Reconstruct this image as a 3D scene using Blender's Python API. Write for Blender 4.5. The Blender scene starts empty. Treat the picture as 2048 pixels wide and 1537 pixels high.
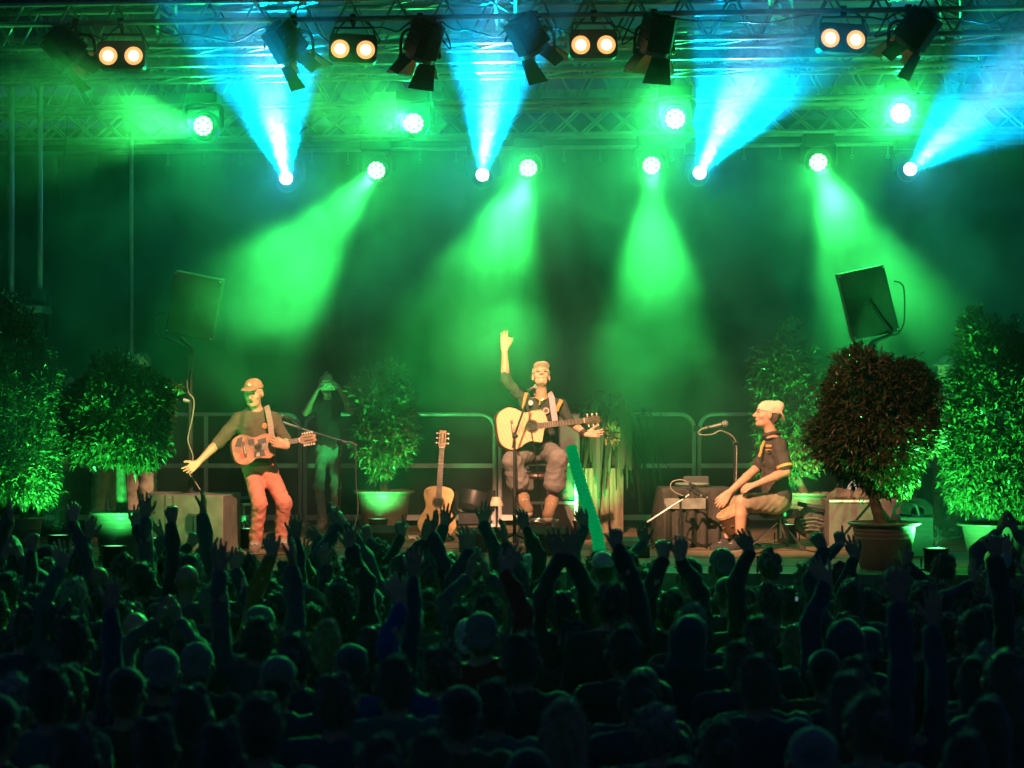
import bpy, bmesh, math, random
import numpy as np
from mathutils import Vector, Matrix

random.seed(7); np.random.seed(7)
SC = bpy.context.scene
COL = SC.collection
V = Vector
PI = math.pi

# ------------------------------------------------------------------ camera
F = 4240.0; CZ = 2.9; HY = 811.0; FLOOR = 1.56
def P(px, py, D):                       # photo pixel + distance -> world point
    return V(((px-1024)/F*D, D, CZ+(HY-py)/F*D))
cam = bpy.data.cameras.new('camera'); cam.sensor_width = 36; cam.lens = F/2048*36
cam.shift_y = (HY-768.5)/2048
cam.clip_start = .1; cam.clip_end = 500
cam.dof.use_dof = True; cam.dof.focus_distance = 20.0; cam.dof.aperture_fstop = 2.4
co = bpy.data.objects.new('camera', cam); COL.objects.link(co)
co.location = (0, 0, CZ); co.rotation_euler = (PI/2, 0, 0)
SC.camera = co

# ------------------------------------------------------------------ world, colour, render
w = bpy.data.worlds.new('World'); SC.world = w; w.use_nodes = True
bg = w.node_tree.nodes['Background']
bg.inputs[0].default_value = (.09, .24, .62, 1); bg.inputs[1].default_value = .075
SC.view_settings.view_transform = 'Standard'; SC.view_settings.look = 'None'
SC.view_settings.exposure = 0; SC.view_settings.gamma = 1
cy = SC.cycles
cy.max_bounces = 4; cy.diffuse_bounces = 2; cy.glossy_bounces = 2; cy.transmission_bounces = 2
cy.volume_bounces = 0; cy.transparent_max_bounces = 6
cy.caustics_reflective = False; cy.caustics_refractive = False
cy.use_denoising = True
cy.sample_clamp_indirect = 3; cy.sample_clamp_direct = 0
cy.use_light_tree = True

def add_light(name, loc, aim, watts, color, cone=None, blend=.6, radius=.05, parent=None):
    L = bpy.data.lights.new(name, 'SPOT' if cone else 'POINT')
    L.energy = watts; L.color = color; L.shadow_soft_size = radius
    if cone: L.spot_size = math.radians(cone); L.spot_blend = blend
    o = bpy.data.objects.new(name, L); COL.objects.link(o)
    o.location = loc
    if aim is not None:
        o.rotation_euler = (V(aim)-V(loc)).to_track_quat('-Z', 'Y').to_euler()
    if parent: 
        o.parent = parent; o.location = V(loc)-parent.location
    return o
# warm front-of-house spots, unseen, high in front of the stage, on musicians, spare guitar and shrub
WARM = (1, .49, .28)
FOH = 3.4
add_light('key_light', (3.6, 5, 11.5), P(512, 905, 19.4), 10500*FOH, WARM, 6.4, .45, .12)
add_light('key_light', (-1.0, 5, 11.5), P(1066, 868, 20.4), 14000*FOH, WARM, 6.8, .45, .12)
add_light('key_light', (-3.8, 5, 11.5), P(1505, 935, 19.6), 12000*FOH, WARM, 7.6, .5, .12)
add_light('key_light', (1.4, 5, 11.5), P(890, 980, 21.3), 3200*FOH, WARM, 8.4, .9, .12)
add_light('key_light', (-3.8, 5, 11.5), P(1685, 850, 17.2), 1000*FOH, WARM, 7, 1, .12)  # extra spot added only to warm the big right shrub

# ------------------------------------------------------------------ materials
MATS = {}
def mat(name, c, rough=.6, metal=0, var=.25, scale=12, bump=0, bscale=60, c2=None, emit=None, es=0, spec=.5, sheen=0, trans=0):
    if name in MATS: return MATS[name]
    m = bpy.data.materials.new(name); m.use_nodes = True
    nt = m.node_tree; N = nt.nodes; b = N['Principled BSDF']
    tc = N.new('ShaderNodeTexCoord'); no = N.new('ShaderNodeTexNoise')
    no.inputs['Scale'].default_value = scale; no.inputs['Detail'].default_value = 3
    nt.links.new(tc.outputs['Object'], no.inputs['Vector'])
    r = N.new('ShaderNodeValToRGB'); nt.links.new(no.outputs['Fac'], r.inputs['Fac'])
    a = [x*(1-var) for x in c]; d = c2 if c2 else [min(1, x*(1+var)) for x in c]
    r.color_ramp.elements[0].position = .35; r.color_ramp.elements[1].position = .65
    r.color_ramp.elements[0].color = (*a, 1); r.color_ramp.elements[1].color = (*d, 1)
    nt.links.new(r.outputs[0], b.inputs['Base Color'])
    b.inputs['Roughness'].default_value = rough; b.inputs['Metallic'].default_value = metal
    b.inputs['Specular IOR Level'].default_value = spec
    if sheen: b.inputs['Sheen Weight'].default_value = sheen
    if bump:
        n2 = N.new('ShaderNodeTexNoise'); n2.inputs['Scale'].default_value = bscale; n2.inputs['Detail'].default_value = 4
        nt.links.new(tc.outputs['Object'], n2.inputs['Vector'])
        bp = N.new('ShaderNodeBump'); bp.inputs['Strength'].default_value = bump; bp.inputs['Distance'].default_value = .01
        nt.links.new(n2.outputs['Fac'], bp.inputs['Height']); nt.links.new(bp.outputs[0], b.inputs['Normal'])
    if emit:
        b.inputs['Emission Color'].default_value = (*emit, 1); b.inputs['Emission Strength'].default_value = es
        m.cycles.emission_sampling = 'NONE'
    m.diffuse_color = (*c, 1)
    MATS[name] = m
    return m
def stripes(name, c1, c2, scale, axis='X', rough=.6, bump=.0, kind='BANDS', dist=0, metal=0):
    if name in MATS: return MATS[name]
    m = bpy.data.materials.new(name); m.use_nodes = True
    nt = m.node_tree; N = nt.nodes; b = N['Principled BSDF']
    tc = N.new('ShaderNodeTexCoord'); wv = N.new('ShaderNodeTexWave')
    wv.bands_direction = axis; wv.inputs['Scale'].default_value = scale; wv.inputs['Distortion'].default_value = dist
    wv.inputs['Detail'].default_value = 3
    nt.links.new(tc.outputs['Object'], wv.inputs['Vector'])
    r = N.new('ShaderNodeValToRGB'); nt.links.new(wv.outputs['Fac'], r.inputs['Fac'])
    r.color_ramp.elements[0].color = (*c1, 1); r.color_ramp.elements[1].color = (*c2, 1)
    nt.links.new(r.outputs[0], b.inputs['Base Color']); b.inputs['Roughness'].default_value = rough
    b.inputs['Metallic'].default_value = metal
    if bump:
        bp = N.new('ShaderNodeBump'); bp.inputs['Strength'].default_value = bump; bp.inputs['Distance'].default_value = .02
        nt.links.new(wv.outputs['Fac'], bp.inputs['Height']); nt.links.new(bp.outputs[0], b.inputs['Normal'])
    MATS[name] = m
    return m

ALU = mat('aluminium', (.55, .56, .56), .36, .6, .15, 8)
BLACK = mat('black_metal', (.022, .022, .024), .42, .2, .3, 9, .15, 90)
BLACKP = mat('black_plastic', (.03, .03, .032), .5, 0, .3, 9)
CHROME = mat('chrome', (.8, .8, .8), .12, 1, .05)
CABLE = mat('cable_rubber', (.035, .035, .035), .5)
CABLEG = mat('grey_cable', (.3, .28, .22), .5)
SKIN = mat('skin', (.62, .36, .24), .5, 0, .10, 14, .1, 80)
SKIN2 = mat('skin_tan', (.46, .26, .17), .5, 0, .12, 14, .1, 80)
DARKSKIN = mat('dark_features', (.05, .02, .015), .5)

# ------------------------------------------------------------------ object helpers
ORG = {}
def link(o, parent=None):
    COL.objects.link(o)
    if parent: o.parent = parent
    return o
def tag(o, label=None, cat=None, group=None, kind=None):
    if label: o['label'] = label
    if cat: o['category'] = cat
    if group: o['group'] = group
    if kind: o['kind'] = kind
    return o
def thing(name, label, cat, loc=(0, 0, 0), group=None, rz=0):
    o = bpy.data.objects.new(name, None); COL.objects.link(o); o.location = loc
    o.empty_display_size = .1; o.rotation_euler[2] = rz
    ORG[o.name] = V(loc)
    return tag(o, label, cat, group)
class MB:
    def __init__(s): s.v = []; s.f = []
    def add(s, vs, fs):
        n = len(s.v); s.v += [tuple(x) for x in vs]; s.f += [tuple(i+n for i in f) for f in fs]; return s
    def box(s, c, size, R=None):
        c = V(c); h = V(size)/2; vs = []
        for x in (-1, 1):
            for y in (-1, 1):
                for z in (-1, 1):
                    p = V((x*h.x, y*h.y, z*h.z))
                    vs.append(c+(R @ p if R is not None else p))
        return s.add(vs, [(0, 1, 3, 2), (4, 6, 7, 5), (0, 4, 5, 1), (2, 3, 7, 6), (0, 2, 6, 4), (1, 5, 7, 3)])
    def hexa(s, bottom, top):            # two rings of points
        n = len(bottom)
        fs = [tuple(reversed(range(n))), tuple(range(n, 2*n))]+[(i, (i+1) % n, n+(i+1) % n, n+i) for i in range(n)]
        return s.add(list(bottom)+list(top), fs)
    def cyl(s, a, b, r, r2=None, n=10, caps=True):
        a = V(a); b = V(b); r2 = r if r2 is None else r2
        d = (b-a)
        if d.length < 1e-6: return s
        q = d.to_track_quat('Z', 'Y').to_matrix(); x = q @ V((1, 0, 0)); y = q @ V((0, 1, 0))
        A = [a+(x*math.cos(t)+y*math.sin(t))*r for t in [2*PI*i/n for i in range(n)]]
        B = [b+(x*math.cos(t)+y*math.sin(t))*r2 for t in [2*PI*i/n for i in range(n)]]
        fs = [(i, (i+1) % n, n+(i+1) % n, n+i) for i in range(n)]
        if caps: fs += [tuple(reversed(range(n))), tuple(range(n, 2*n))]
        return s.add(A+B, fs)
    def tube(s, pts, r, n=8, sub=0, closed=False):
        pts = [V(p) for p in pts]
        if sub: pts = smooth_path(pts, sub)
        m = len(pts); rings = []
        up = V((0, 0, 1)); px = None
        for i, p in enumerate(pts):
            d = (pts[min(i+1, m-1)]-pts[max(i-1, 0)]).normalized()
            if px is None:
                px = d.cross(up if abs(d.dot(up)) < .9 else V((1, 0, 0))).normalized()
            px = (px-d*px.dot(d)).normalized(); py = d.cross(px)
            rr = r[i] if isinstance(r, (list, tuple)) else r
            rings.append([p+(px*math.cos(2*PI*k/n)+py*math.sin(2*PI*k/n))*rr for k in range(n)])
        vs = [q for R_ in rings for q in R_]; fs = []
        for i in range(m-1):
            for k in range(n):
                fs.append((i*n+k, i*n+(k+1) % n, (i+1)*n+(k+1) % n, (i+1)*n+k))
        fs += [tuple(reversed(range(n))), tuple((m-1)*n+k for k in range(n))]
        return s.add(vs, fs)
    def lathe(s, prof, c=(0, 0, 0), R=None, n=28):    # prof = [(radius, z)]
        c = V(c); vs = []
        for (r, z) in prof:
            for k in range(n):
                t = 2*PI*k/n; p = V((r*math.cos(t), r*math.sin(t), z))
                vs.append(c+(R @ p if R is not None else p))
        m = len(prof); fs = []
        for i in range(m-1):
            for k in range(n):
                fs.append((i*n+k, i*n+(k+1) % n, (i+1)*n+(k+1) % n, (i+1)*n+k))
        if prof[0][0] > 1e-5: fs.append(tuple(reversed(range(n))))
        if prof[-1][0] > 1e-5: fs.append(tuple((m-1)*n+k for k in range(n)))
        return s.add(vs, fs)
    def prism(s, outline, z0, z1, M=None):
        A = [V((x, y, z0)) for x, y in outline]; B = [V((x, y, z1)) for x, y in outline]
        if M is not None: A = [M @ p for p in A]; B = [M @ p for p in B]
        return s.hexa(A, B)
    def xf(s, M): s.v = [tuple(M @ V(p)) for p in s.v]; return s
    def mesh(s, name, m, smooth=35):
        me = bpy.data.meshes.new(name); me.from_pydata(s.v, [], s.f); 
        bm = bmesh.new(); bm.from_mesh(me); bmesh.ops.recalc_face_normals(bm, faces=bm.faces); bm.to_mesh(me); bm.free()
        if smooth:
            me.polygons.foreach_set('use_smooth', [True]*len(me.polygons)); me.set_sharp_from_angle(angle=math.radians(smooth))
        me.materials.append(m); return me
    def obj(s, name, m, parent=None, bevel=0, smooth=35, world=True):
        if world and parent is not None:
            o0 = ORG.get(parent.name, V((0, 0, 0))); s.v = [(x-o0.x, y-o0.y, z-o0.z) for x, y, z in s.v]
        o = bpy.data.objects.new(name, s.mesh(name, m, smooth)); link(o, parent)
        if parent is not None: ORG[o.name] = ORG.get(parent.name, V((0, 0, 0)))
        if bevel:
            b = o.modifiers.new('bevel', 'BEVEL'); b.width = bevel; b.segments = 2; b.limit_method = 'ANGLE'
        return o
def smooth_path(pts, sub):
    out = []; n = len(pts)
    for i in range(n-1):
        p0, p1, p2, p3 = pts[max(i-1, 0)], pts[i], pts[i+1], pts[min(i+2, n-1)]
        for k in range(sub):
            t = k/sub
            out.append(.5*((2*p1)+(p2-p0)*t+(2*p0-5*p1+4*p2-p3)*t*t+(3*p1-p0-3*p2+p3)*t**3))
    out.append(pts[-1]); return out
def frame(fwd, up):                    # columns right, forward, up
    f = V(fwd).normalized(); r = f.cross(V(up)).normalized(); u = r.cross(f)
    return Matrix((r, f, u)).transposed()
def copy_tree(o, parent=None):
    c = o.copy(); COL.objects.link(c); c.parent = parent
    for ch in list(o.children): copy_tree(ch, c)
    return c
def inst(mesh, name, parent, M=None, loc=None, R=None):
    o = bpy.data.objects.new(name, mesh); link(o, parent)
    if M is not None: o.matrix_local = M
    if loc is not None: o.location = loc
    if R is not None: o.rotation_euler = R.to_euler()
    ORG[o.name] = V((0, 0, 0)); return o

# ------------------------------------------------------------------ signed-distance modelling for bodies and cloth
class SDF:
    def __init__(s, vox): s.h = vox; s.p = []
    def cap(s, a, b, ra, rb=None, k=.03, sub=False): s.p.append(('c', np.array(a, float), np.array(b, float), ra, ra if rb is None else rb, k, sub)); return s
    def ell(s, c, r, R=None, k=.03, sub=False): s.p.append(('e', np.array(c, float), np.array(r, float), np.array(R) if R is not None else np.eye(3), 0, k, sub)); return s
    def cut(s, p, n): n = V(n).normalized(); s.p.append(('p', np.array(p, float), np.array(n, float), 0, 0, 0, True)); return s
    def run(s):
        h = s.h; lo = np.full(3, 1e9); hi = -lo
        for t in s.p:
            if t[0] == 'c' and not t[6]:
                r = max(t[3], t[4]); lo = np.minimum(lo, np.minimum(t[1], t[2])-r); hi = np.maximum(hi, np.maximum(t[1], t[2])+r)
            elif t[0] == 'e' and not t[6]:
                r = t[2].max(); lo = np.minimum(lo, t[1]-r); hi = np.maximum(hi, t[1]+r)
        lo -= 3*h+.01; hi += 3*h+.01
        n = np.ceil((hi-lo)/h).astype(int)+1
        ax = [lo[i]+h*np.arange(n[i]) for i in range(3)]
        G = np.full(n, .08, np.float32)
        for t in s.p:
            k = t[5]; pad = k+3*h
            if t[0] == 'p':
                X, Y, Z = np.meshgrid(*ax, indexing='ij', sparse=True)
                d = (X-t[1][0])*t[2][0]+(Y-t[1][1])*t[2][1]+(Z-t[1][2])*t[2][2]
                G = np.maximum(G, d.astype(np.float32)); continue
            if t[0] == 'c':
                r = max(t[3], t[4])+pad; a = np.minimum(t[1], t[2])-r; b = np.maximum(t[1], t[2])+r
            else: r = t[2].max()+pad; a = t[1]-r; b = t[1]+r
            i0 = np.clip(((a-lo)/h).astype(int), 0, n-1); i1 = np.clip(((b-lo)/h).astype(int)+2, 1, n)
            sl = tuple(slice(i0[i], i1[i]) for i in range(3))
            if G[sl].size == 0: continue
            X, Y, Z = np.meshgrid(*[ax[i][sl[i]] for i in range(3)], indexing='ij', sparse=True)
            if t[0] == 'c':
                ba = t[2]-t[1]; bb = max(float(ba@ba), 1e-9)
                u = np.clip(((X-t[1][0])*ba[0]+(Y-t[1][1])*ba[1]+(Z-t[1][2])*ba[2])/bb, 0, 1)
                d = np.sqrt((X-t[1][0]-u*ba[0])**2+(Y-t[1][1]-u*ba[1])**2+(Z-t[1][2]-u*ba[2])**2)-(t[3]+(t[4]-t[3])*u)
            else:
                R = t[3]; dx, dy, dz = X-t[1][0], Y-t[1][1], Z-t[1][2]; rr = t[2]
                q = [(R[0, i]*dx+R[1, i]*dy+R[2, i]*dz)/rr[i] for i in range(3)]
                L = np.sqrt(q[0]**2+q[1]**2+q[2]**2)
                L2 = np.sqrt((q[0]/rr[0])**2+(q[1]/rr[1])**2+(q[2]/rr[2])**2)+1e-9
                d = L*(L-1)/L2
            g = G[sl]
            if t[6]: d = -d; hh = np.maximum(k-np.abs(g-d), 0)/max(k, 1e-6); G[sl] = np.maximum(g, d)+hh*hh*k/4
            else: hh = np.maximum(k-np.abs(g-d), 0)/max(k, 1e-6); G[sl] = np.minimum(g, d)-hh*hh*k/4
        return surfnet(G, lo, h)
def surfnet(G, lo, h):
    S = G < 0; n = G.shape; cnt = np.zeros((n[0]-1, n[1]-1, n[2]-1), np.int8)
    for i in (0, 1):
        for j in (0, 1):
            for k in (0, 1): cnt += S[i:n[0]-1+i, j:n[1]-1+j, k:n[2]-1+k]
    act = (cnt > 0) & (cnt < 8); ijk = np.argwhere(act); m = len(ijk)
    idx = np.full(act.shape, -1, np.int32); idx[act] = np.arange(m)
    acc = np.zeros((m, 3)); c = np.zeros(m)
    corners = [(i, j, k) for i in (0, 1) for j in (0, 1) for k in (0, 1)]
    for a in corners:
        for d in range(3):
            if a[d]: continue
            b = list(a); b[d] = 1
            f0 = G[ijk[:, 0]+a[0], ijk[:, 1]+a[1], ijk[:, 2]+a[2]]; f1 = G[ijk[:, 0]+b[0], ijk[:, 1]+b[1], ijk[:, 2]+b[2]]
            mk = (f0 < 0) != (f1 < 0); t = f0[mk]/(f0[mk]-f1[mk])
            q = np.tile(np.array(a, float), (mk.sum(), 1)); q[:, d] += t; acc[mk] += q; c[mk] += 1
    vs = (ijk+acc/np.maximum(c, 1)[:, None])*h+lo
    quads = []
    for d in range(3):
        u, v = (d+1) % 3, (d+2) % 3
        s0 = [slice(None)]*3; s1 = [slice(None)]*3
        s0[d] = slice(0, n[d]-1); s1[d] = slice(1, n[d])
        for q in (u, v): s0[q] = slice(1, n[q]-1); s1[q] = slice(1, n[q]-1)
        A = S[tuple(s0)]; B = S[tuple(s1)]; E = np.argwhere(A != B); 
        if not len(E): continue
        flip = A[E[:, 0], E[:, 1], E[:, 2]]
        E = E.copy(); E[:, u] += 1; E[:, v] += 1
        def g(du, dv):
            e = E.copy(); e[:, u] -= du; e[:, v] -= dv; return idx[e[:, 0], e[:, 1], e[:, 2]]
        Q = np.stack([g(1, 1), g(0, 1), g(0, 0), g(1, 0)], 1)
        Q[~flip] = Q[~flip][:, ::-1]; quads.append(Q)
    return vs, np.concatenate(quads) if quads else np.zeros((0, 4), int)
def wobble(vs, amp, freq, seed=0):
    r = np.random.RandomState(seed); out = np.zeros(len(vs))
    for i in range(6):
        d = r.normal(size=3); d /= np.linalg.norm(d); out += 1-1.6*np.abs(np.sin(vs@d*freq*(.5+.3*i)*.5+r.rand()*6.3+np.sin(vs@np.roll(d, 1)*freq*.5)*1.4))**.7
    return out*amp*.55
def sdf_obj(name, S, m, parent=None, wr=0, wf=30, seed=1, smooth=True):
    vs, q = S.run()
    me = bpy.data.meshes.new(name)
    o0 = ORG.get(parent.name, V((0, 0, 0))) if parent is not None else V((0, 0, 0))
    me.from_pydata((vs-np.array(o0)).tolist(), [], q.tolist())
    if wr:
        nrm = np.zeros(len(vs)*3, np.float32); me.vertices.foreach_get('normal', nrm); nrm = nrm.reshape(-1, 3)
        v2 = vs-np.array(o0)+nrm*wobble(vs, wr, wf, seed)[:, None]
        me.vertices.foreach_set('co', v2.astype(np.float32).ravel())
    me.polygons.foreach_set('use_smooth', [True]*len(me.polygons)); me.materials.append(m)
    me.update()
    o = bpy.data.objects.new(name, me); link(o, parent)
    if parent is not None: ORG[o.name] = o0
    return o

def hand(S, wr, d, pn, side, curl=(.3, .3, .3, .3), spread=.12, thumb=.6, sc=1.0, kf=.006, tcurl=.3):
    """palm and five fingers; d = hand direction, pn = the way the palm faces, side = direction of the thumb"""
    d = V(d).normalized(); pn = (V(pn)-d*V(pn).dot(d)).normalized(); sd = d.cross(pn); 
    if sd.dot(V(side)) < 0: sd = -sd
    wr = V(wr); L = .088*sc
    offs = (.030, .010, -.010, -.029); lens = (.072, .080, .074, .058); rad = (.0095, .0098, .0093, .0083)
    for i, o in enumerate(offs):
        kn = wr+d*(L-abs(o+.01)*.22)+sd*o*sc
        S.cap(wr+sd*o*.55*sc+d*.008, kn, .016*sc, .0125*sc, k=.014)
        p = kn; ang = 0; fl = lens[i]*sc; base = d+sd*(o/.03)*spread
        for j, fr in enumerate((.42, .32, .26)):
            ang += curl[i]*(.9 if j == 0 else 1.1)
            dr = (base.normalized()*math.cos(ang)+pn*math.sin(ang)).normalized(); q = p+dr*fl*fr
            S.cap(p, q, rad[i]*sc*(1-.08*j), rad[i]*sc*(.94-.1*j), k=kf); p = q
    b = wr+d*.022*sc+sd*.022*sc; t1 = b+(d*math.cos(thumb)+sd*math.sin(thumb)+pn*tcurl).normalized()*.045*sc
    t2 = t1+(d*math.cos(thumb*.55)+sd*math.sin(thumb*.55)+pn*tcurl*1.6).normalized()*.036*sc
    t3 = t2+(d*math.cos(thumb*.3)+sd*math.sin(thumb*.3)+pn*tcurl*2).normalized()*.022*sc
    S.cap(b, t1, .016*sc, .0125*sc, k=.012); S.cap(t1, t2, .0118*sc, .0105*sc, k=kf); S.cap(t2, t3, .0105*sc, .0088*sc, k=kf)

def head_prims(S, c, R, sc=1.0, face=True, mouth=0):
    T = lambda x, y, z: V(c)+R @ (V((x, y, z))*sc)
    e = lambda p, r, k=.02, sub=False: S.ell(T(*p), V(r)*sc, R, k, sub)
    e((0, -.014, .036), (.076, .097, .086)); e((0, .018, -.03), (.063, .074, .088), .03)
    S.cap(T(-.028, .04, -.088), T(.028, .04, -.088), .026*sc, k=.025); e((0, .066, -.102), (.022, .018, .017), .02)
    for s in (-1, 1):
        e((s*(.079 if face else .086), -.01, -.008), (.012, .02, .033), .008)
    if face:
        S.cap(T(0, .088, .004), T(0, .112, -.034), .0085*sc, .0135*sc, k=.012)
        S.cap(T(-.034, .080, .022), T(.034, .080, .022), .013*sc, k=.014)
        for s in (-1, 1):
            S.ell(T(s*.031, .101, .002), V((.017, .014, .011))*sc, R, .012, True)
            e((s*.047, .058, -.03), (.02, .02, .018), .02); e((s*.014, .098, -.036), (.008, .008, .007), .006)
        S.cap(T(-.019, .086, -.066), T(.019, .086, -.066), .0085*sc, k=.008)
        if mouth: S.ell(T(0, .098, -.068), V((.018, .02, .004+.012*mouth))*sc, R, .006, True)
    return T
# ------------------------------------------------------------------ ground, stage, backdrop, roof
def DD(px, D0): return D0*(1-2.15e-5*(px-1024))
def PZ(px, D0, z):                      # point on a line parallel to the stage front at height z
    D = DD(px, D0); return V(((px-1024)/F*D, D, z))
GRASS = mat('trampled_ground', (.03, .028, .02), .95, 0, .4, 3, .6, 30)
tag(MB().box((0, 12, -.05), (160, 160, .1)).obj('ground', GRASS), kind='structure')
STG = stripes('stage_plywood', (.19, .13, .08), (.30, .21, .13), 1.6, 'Y', .55, .25, dist=1.5)
st = thing('stage', 'wide raised timber stage with a dark skirt in front of the crowd', 'stage', (0, 20.5, 0))
def yawbox(x0, x1, D0, D1, z0, z1):
    a = [PZ(x0, D0, z0), PZ(x1, D0, z0), PZ(x1, D1, z0), PZ(x0, D1, z0)]
    return [a, [V((p.x, p.y, z1)) for p in a]]
MB().hexa(*yawbox(-900, 2950, 17.0, 25.6, FLOOR-.06, FLOOR)).obj('deck', STG, st)
m = MB()
for i in range(9): 
    d = 17.9+i*.95; m.hexa(*yawbox(-900, 2950, d, d+.012, FLOOR, FLOOR+.003))
m.obj('deck_joint', mat('joint_dark', (.03, .025, .02), .8), st)
MB().hexa(*yawbox(-900, 2950, 16.95, 17.0, FLOOR-.16, FLOOR+.012)).obj('edge_trim', mat('alu_trim', (.45, .40, .33), .4, .7), st, bevel=.004)
MB().hexa(*yawbox(-900, 2950, 17.05, 17.1, 0, FLOOR-.17)).obj('skirt', mat('skirt_cloth', (.02, .02, .022), .9, 0, .2, 3), st)

CLOTH = mat('backdrop_molton', (.012, .012, .013), .95, 0, .3, 2, .3, 20)
bd = MB(); nX = 260; x0, x1 = -1600, 3600; vs = []
for i in range(nX+1):
    px = x0+(x1-x0)*i/nX; q = PZ(px, 25.2, 0); off = .07*math.sin(i*1.3)+.04*math.sin(i*2.9+1)
    vs += [(q.x, q.y+off, FLOOR-.02), (q.x, q.y+off*.6, 6.25)]
bd.add(vs, [(2*i, 2*i+2, 2*i+3, 2*i+1) for i in range(nX)])
b = bd.obj('backdrop', CLOTH); s_ = b.modifiers.new('thick', 'SOLIDIFY'); s_.thickness = .01
tag(b, 'black molton curtain hanging across the back of the stage', 'backdrop')
for sx, lx in ((-1, 'black side curtain closing the stage on the left'), (1, 'black side curtain closing the stage on the right')):
    m = MB(); vs = []
    for i in range(41):
        y = 19.2+6*i/40; o_ = .06*math.sin(i*1.7); vs += [(sx*7.0+o_, y, FLOOR), (sx*7.0+o_*.6, y, 6.3)]
    m.add(vs, [(2*i, 2*i+2, 2*i+3, 2*i+1) for i in range(40)])
    o = m.obj('side_curtain', CLOTH); o.modifiers.new('thick', 'SOLIDIFY').thickness = .01
    tag(o, lx, 'curtain')
# roof sheet and its front fascia
rf = thing('stage_roof', 'tarpaulin stage roof stretched above the lighting trusses', 'roof', (0, 21, 7))
ROOFM = mat('roof_tarpaulin', (.20, .22, .24), .45, 0, .25, 1.5, .5, 5)
m = MB(); vs = []; nx, ny = 60, 18
for i in range(nx+1):
    for j in range(ny+1):
        px = -1200+(4500)*i/nx; d = 18.35+7.2*j/ny; q = PZ(px, d, 0)
        vs.append((q.x, q.y, 6.93+.06*math.sin(i*1.1)*math.sin(j*.9)-.0*j))
m.add(vs, [(i*(ny+1)+j, (i+1)*(ny+1)+j, (i+1)*(ny+1)+j+1, i*(ny+1)+j+1) for i in range(nx) for j in range(ny)])
o = m.obj('tarpaulin', ROOFM, rf); o.modifiers.new('thick', 'SOLIDIFY').thickness = .01
MB().hexa(*yawbox(-1200, 3300, 18.2, 18.24, 6.40, 7.1)).obj('fascia', mat('fascia_dark', (.012, .013, .016), .6), rf)
MB().cyl(PZ(-1200, 18.1, 6.385), PZ(3300, 18.1, 6.385), .018).obj('gutter', mat('wet_edge', (.5, .5, .5), .25, .8), rf)
m = MB(); rr = random.Random(3)
for i in range(150):
    px = rr.uniform(0, 2048); p = PZ(px, 18.1, 6.366); L = rr.uniform(.004, .014)
    m.cyl(p, p-V((0, 0, L)), .005, .002, n=5)
m.obj('drip', mat('water', (.9, .95, 1), .05, 0, 0, spec=1), rf)

def truss(label, name, a, b, wd, ht, r=.024, step=.42, xl=False, group=None):
    a = V(a); b = V(b); t = thing(name, label, 'truss', tuple(a), group)
    d = (b-a); L = d.length; d.normalize(); side = d.cross(V((0, 0, 1))).normalized()*wd/2; up = V((0, 0, ht))
    up = side.cross(d).normalized()*ht if abs(d.z) < .9 else V((0, 0, 0))
    if up.z < 0: up = -up
    cs = [-side, side]+([-side+up, side+up] if ht else [])
    for c in cs: MB().cyl(a+c, b+c, r, n=10).obj('chord', ALU, t)
    n = max(2, int(L/step)); m = MB(); rl = r*.5
    for i in range(n):
        p = a+d*L*i/n; q = a+d*L*(i+1)/n; mid = (p+q)/2
        if ht:
            for s in (-side, side):
                if xl: m.cyl(p+s, q+s+up, rl, n=6); m.cyl(q+s, p+s+up, rl, n=6)
                else: m.cyl(p+s, mid+s+up, rl, n=6); m.cyl(mid+s+up, q+s, rl, n=6)
            m.cyl(p-side+up, q+side+up, rl, n=6)
        m.cyl(p-side, q+side, rl, n=6)
    m.obj('lacing', ALU, t)
    return t
XL, XR = -520, 2600
pp = thing('lighting_bar', 'aluminium front lighting bar carrying the barn door spotlights and double lamps', 'lighting bar', tuple(PZ(XL, 18.5, 6.29)))
MB().cyl(PZ(XL, 18.5, 6.29), PZ(XR, 18.5, 6.29), .026, n=12).obj('pipe', ALU, pp)
m = MB()
for px in range(-380, 2600, 240): m.cyl(PZ(px, 18.5, 6.29), PZ(px, 18.95, 6.42), .014, n=6)
m.obj('bracket', ALU, pp)
truss('front box truss right behind the lighting bar', 'roof_truss', PZ(XL, 19.25, 6.17), PZ(XR, 19.25, 6.17), .42, .40)
truss('second roof truss, behind the barn door spotlights', 'roof_truss', PZ(XL, 20.6, 6.12), PZ(XR, 20.6, 6.12), .42, .36)
truss('third roof truss, holding the upper row of wash lights', 'roof_truss', PZ(XL, 22.0, 6.02), PZ(XR, 22.0, 6.02), .40, .40)
truss('lowest rear truss with crossed lacing above the black curtain', 'roof_truss', PZ(XL, 24.3, 5.98), PZ(XR, 24.3, 5.98), .25, .30, .026, .33, True)
for px, w_ in ((330, 'slanting roof brace above the left wash light'), (1010, 'roof brace running back over the seated singer'), (1560, 'roof brace running back over the rail gap on the right'), (1900, 'roof brace running back at the right edge')):
    truss(w_, 'roof_purlin', PZ(px, 18.7, 6.55), PZ(px+10, 24.6, 6.45), .18, .18, .02, .5)
bp = thing('curtain_bar', 'thin curtain bar with small hanging rings above the black curtain', 'bar', tuple(PZ(XL, 24.9, 5.86)))
MB().cyl(PZ(XL, 24.6, 5.88), PZ(XR, 24.6, 5.88), .024).obj('pipe', ALU, bp)
for px in range(120, 2048, 72):
    q = PZ(px, 24.6, 5.86); m = MB(); m.cyl(q, q-V((0, 0, .1)), .004, n=5)
    m.tube([q+V((.02*math.cos(t), 0, -.12+.02*math.sin(t))) for t in [i*PI/5 for i in range(11)]], .004, 5)
    m.obj('hook', ALU, bp)
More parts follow.
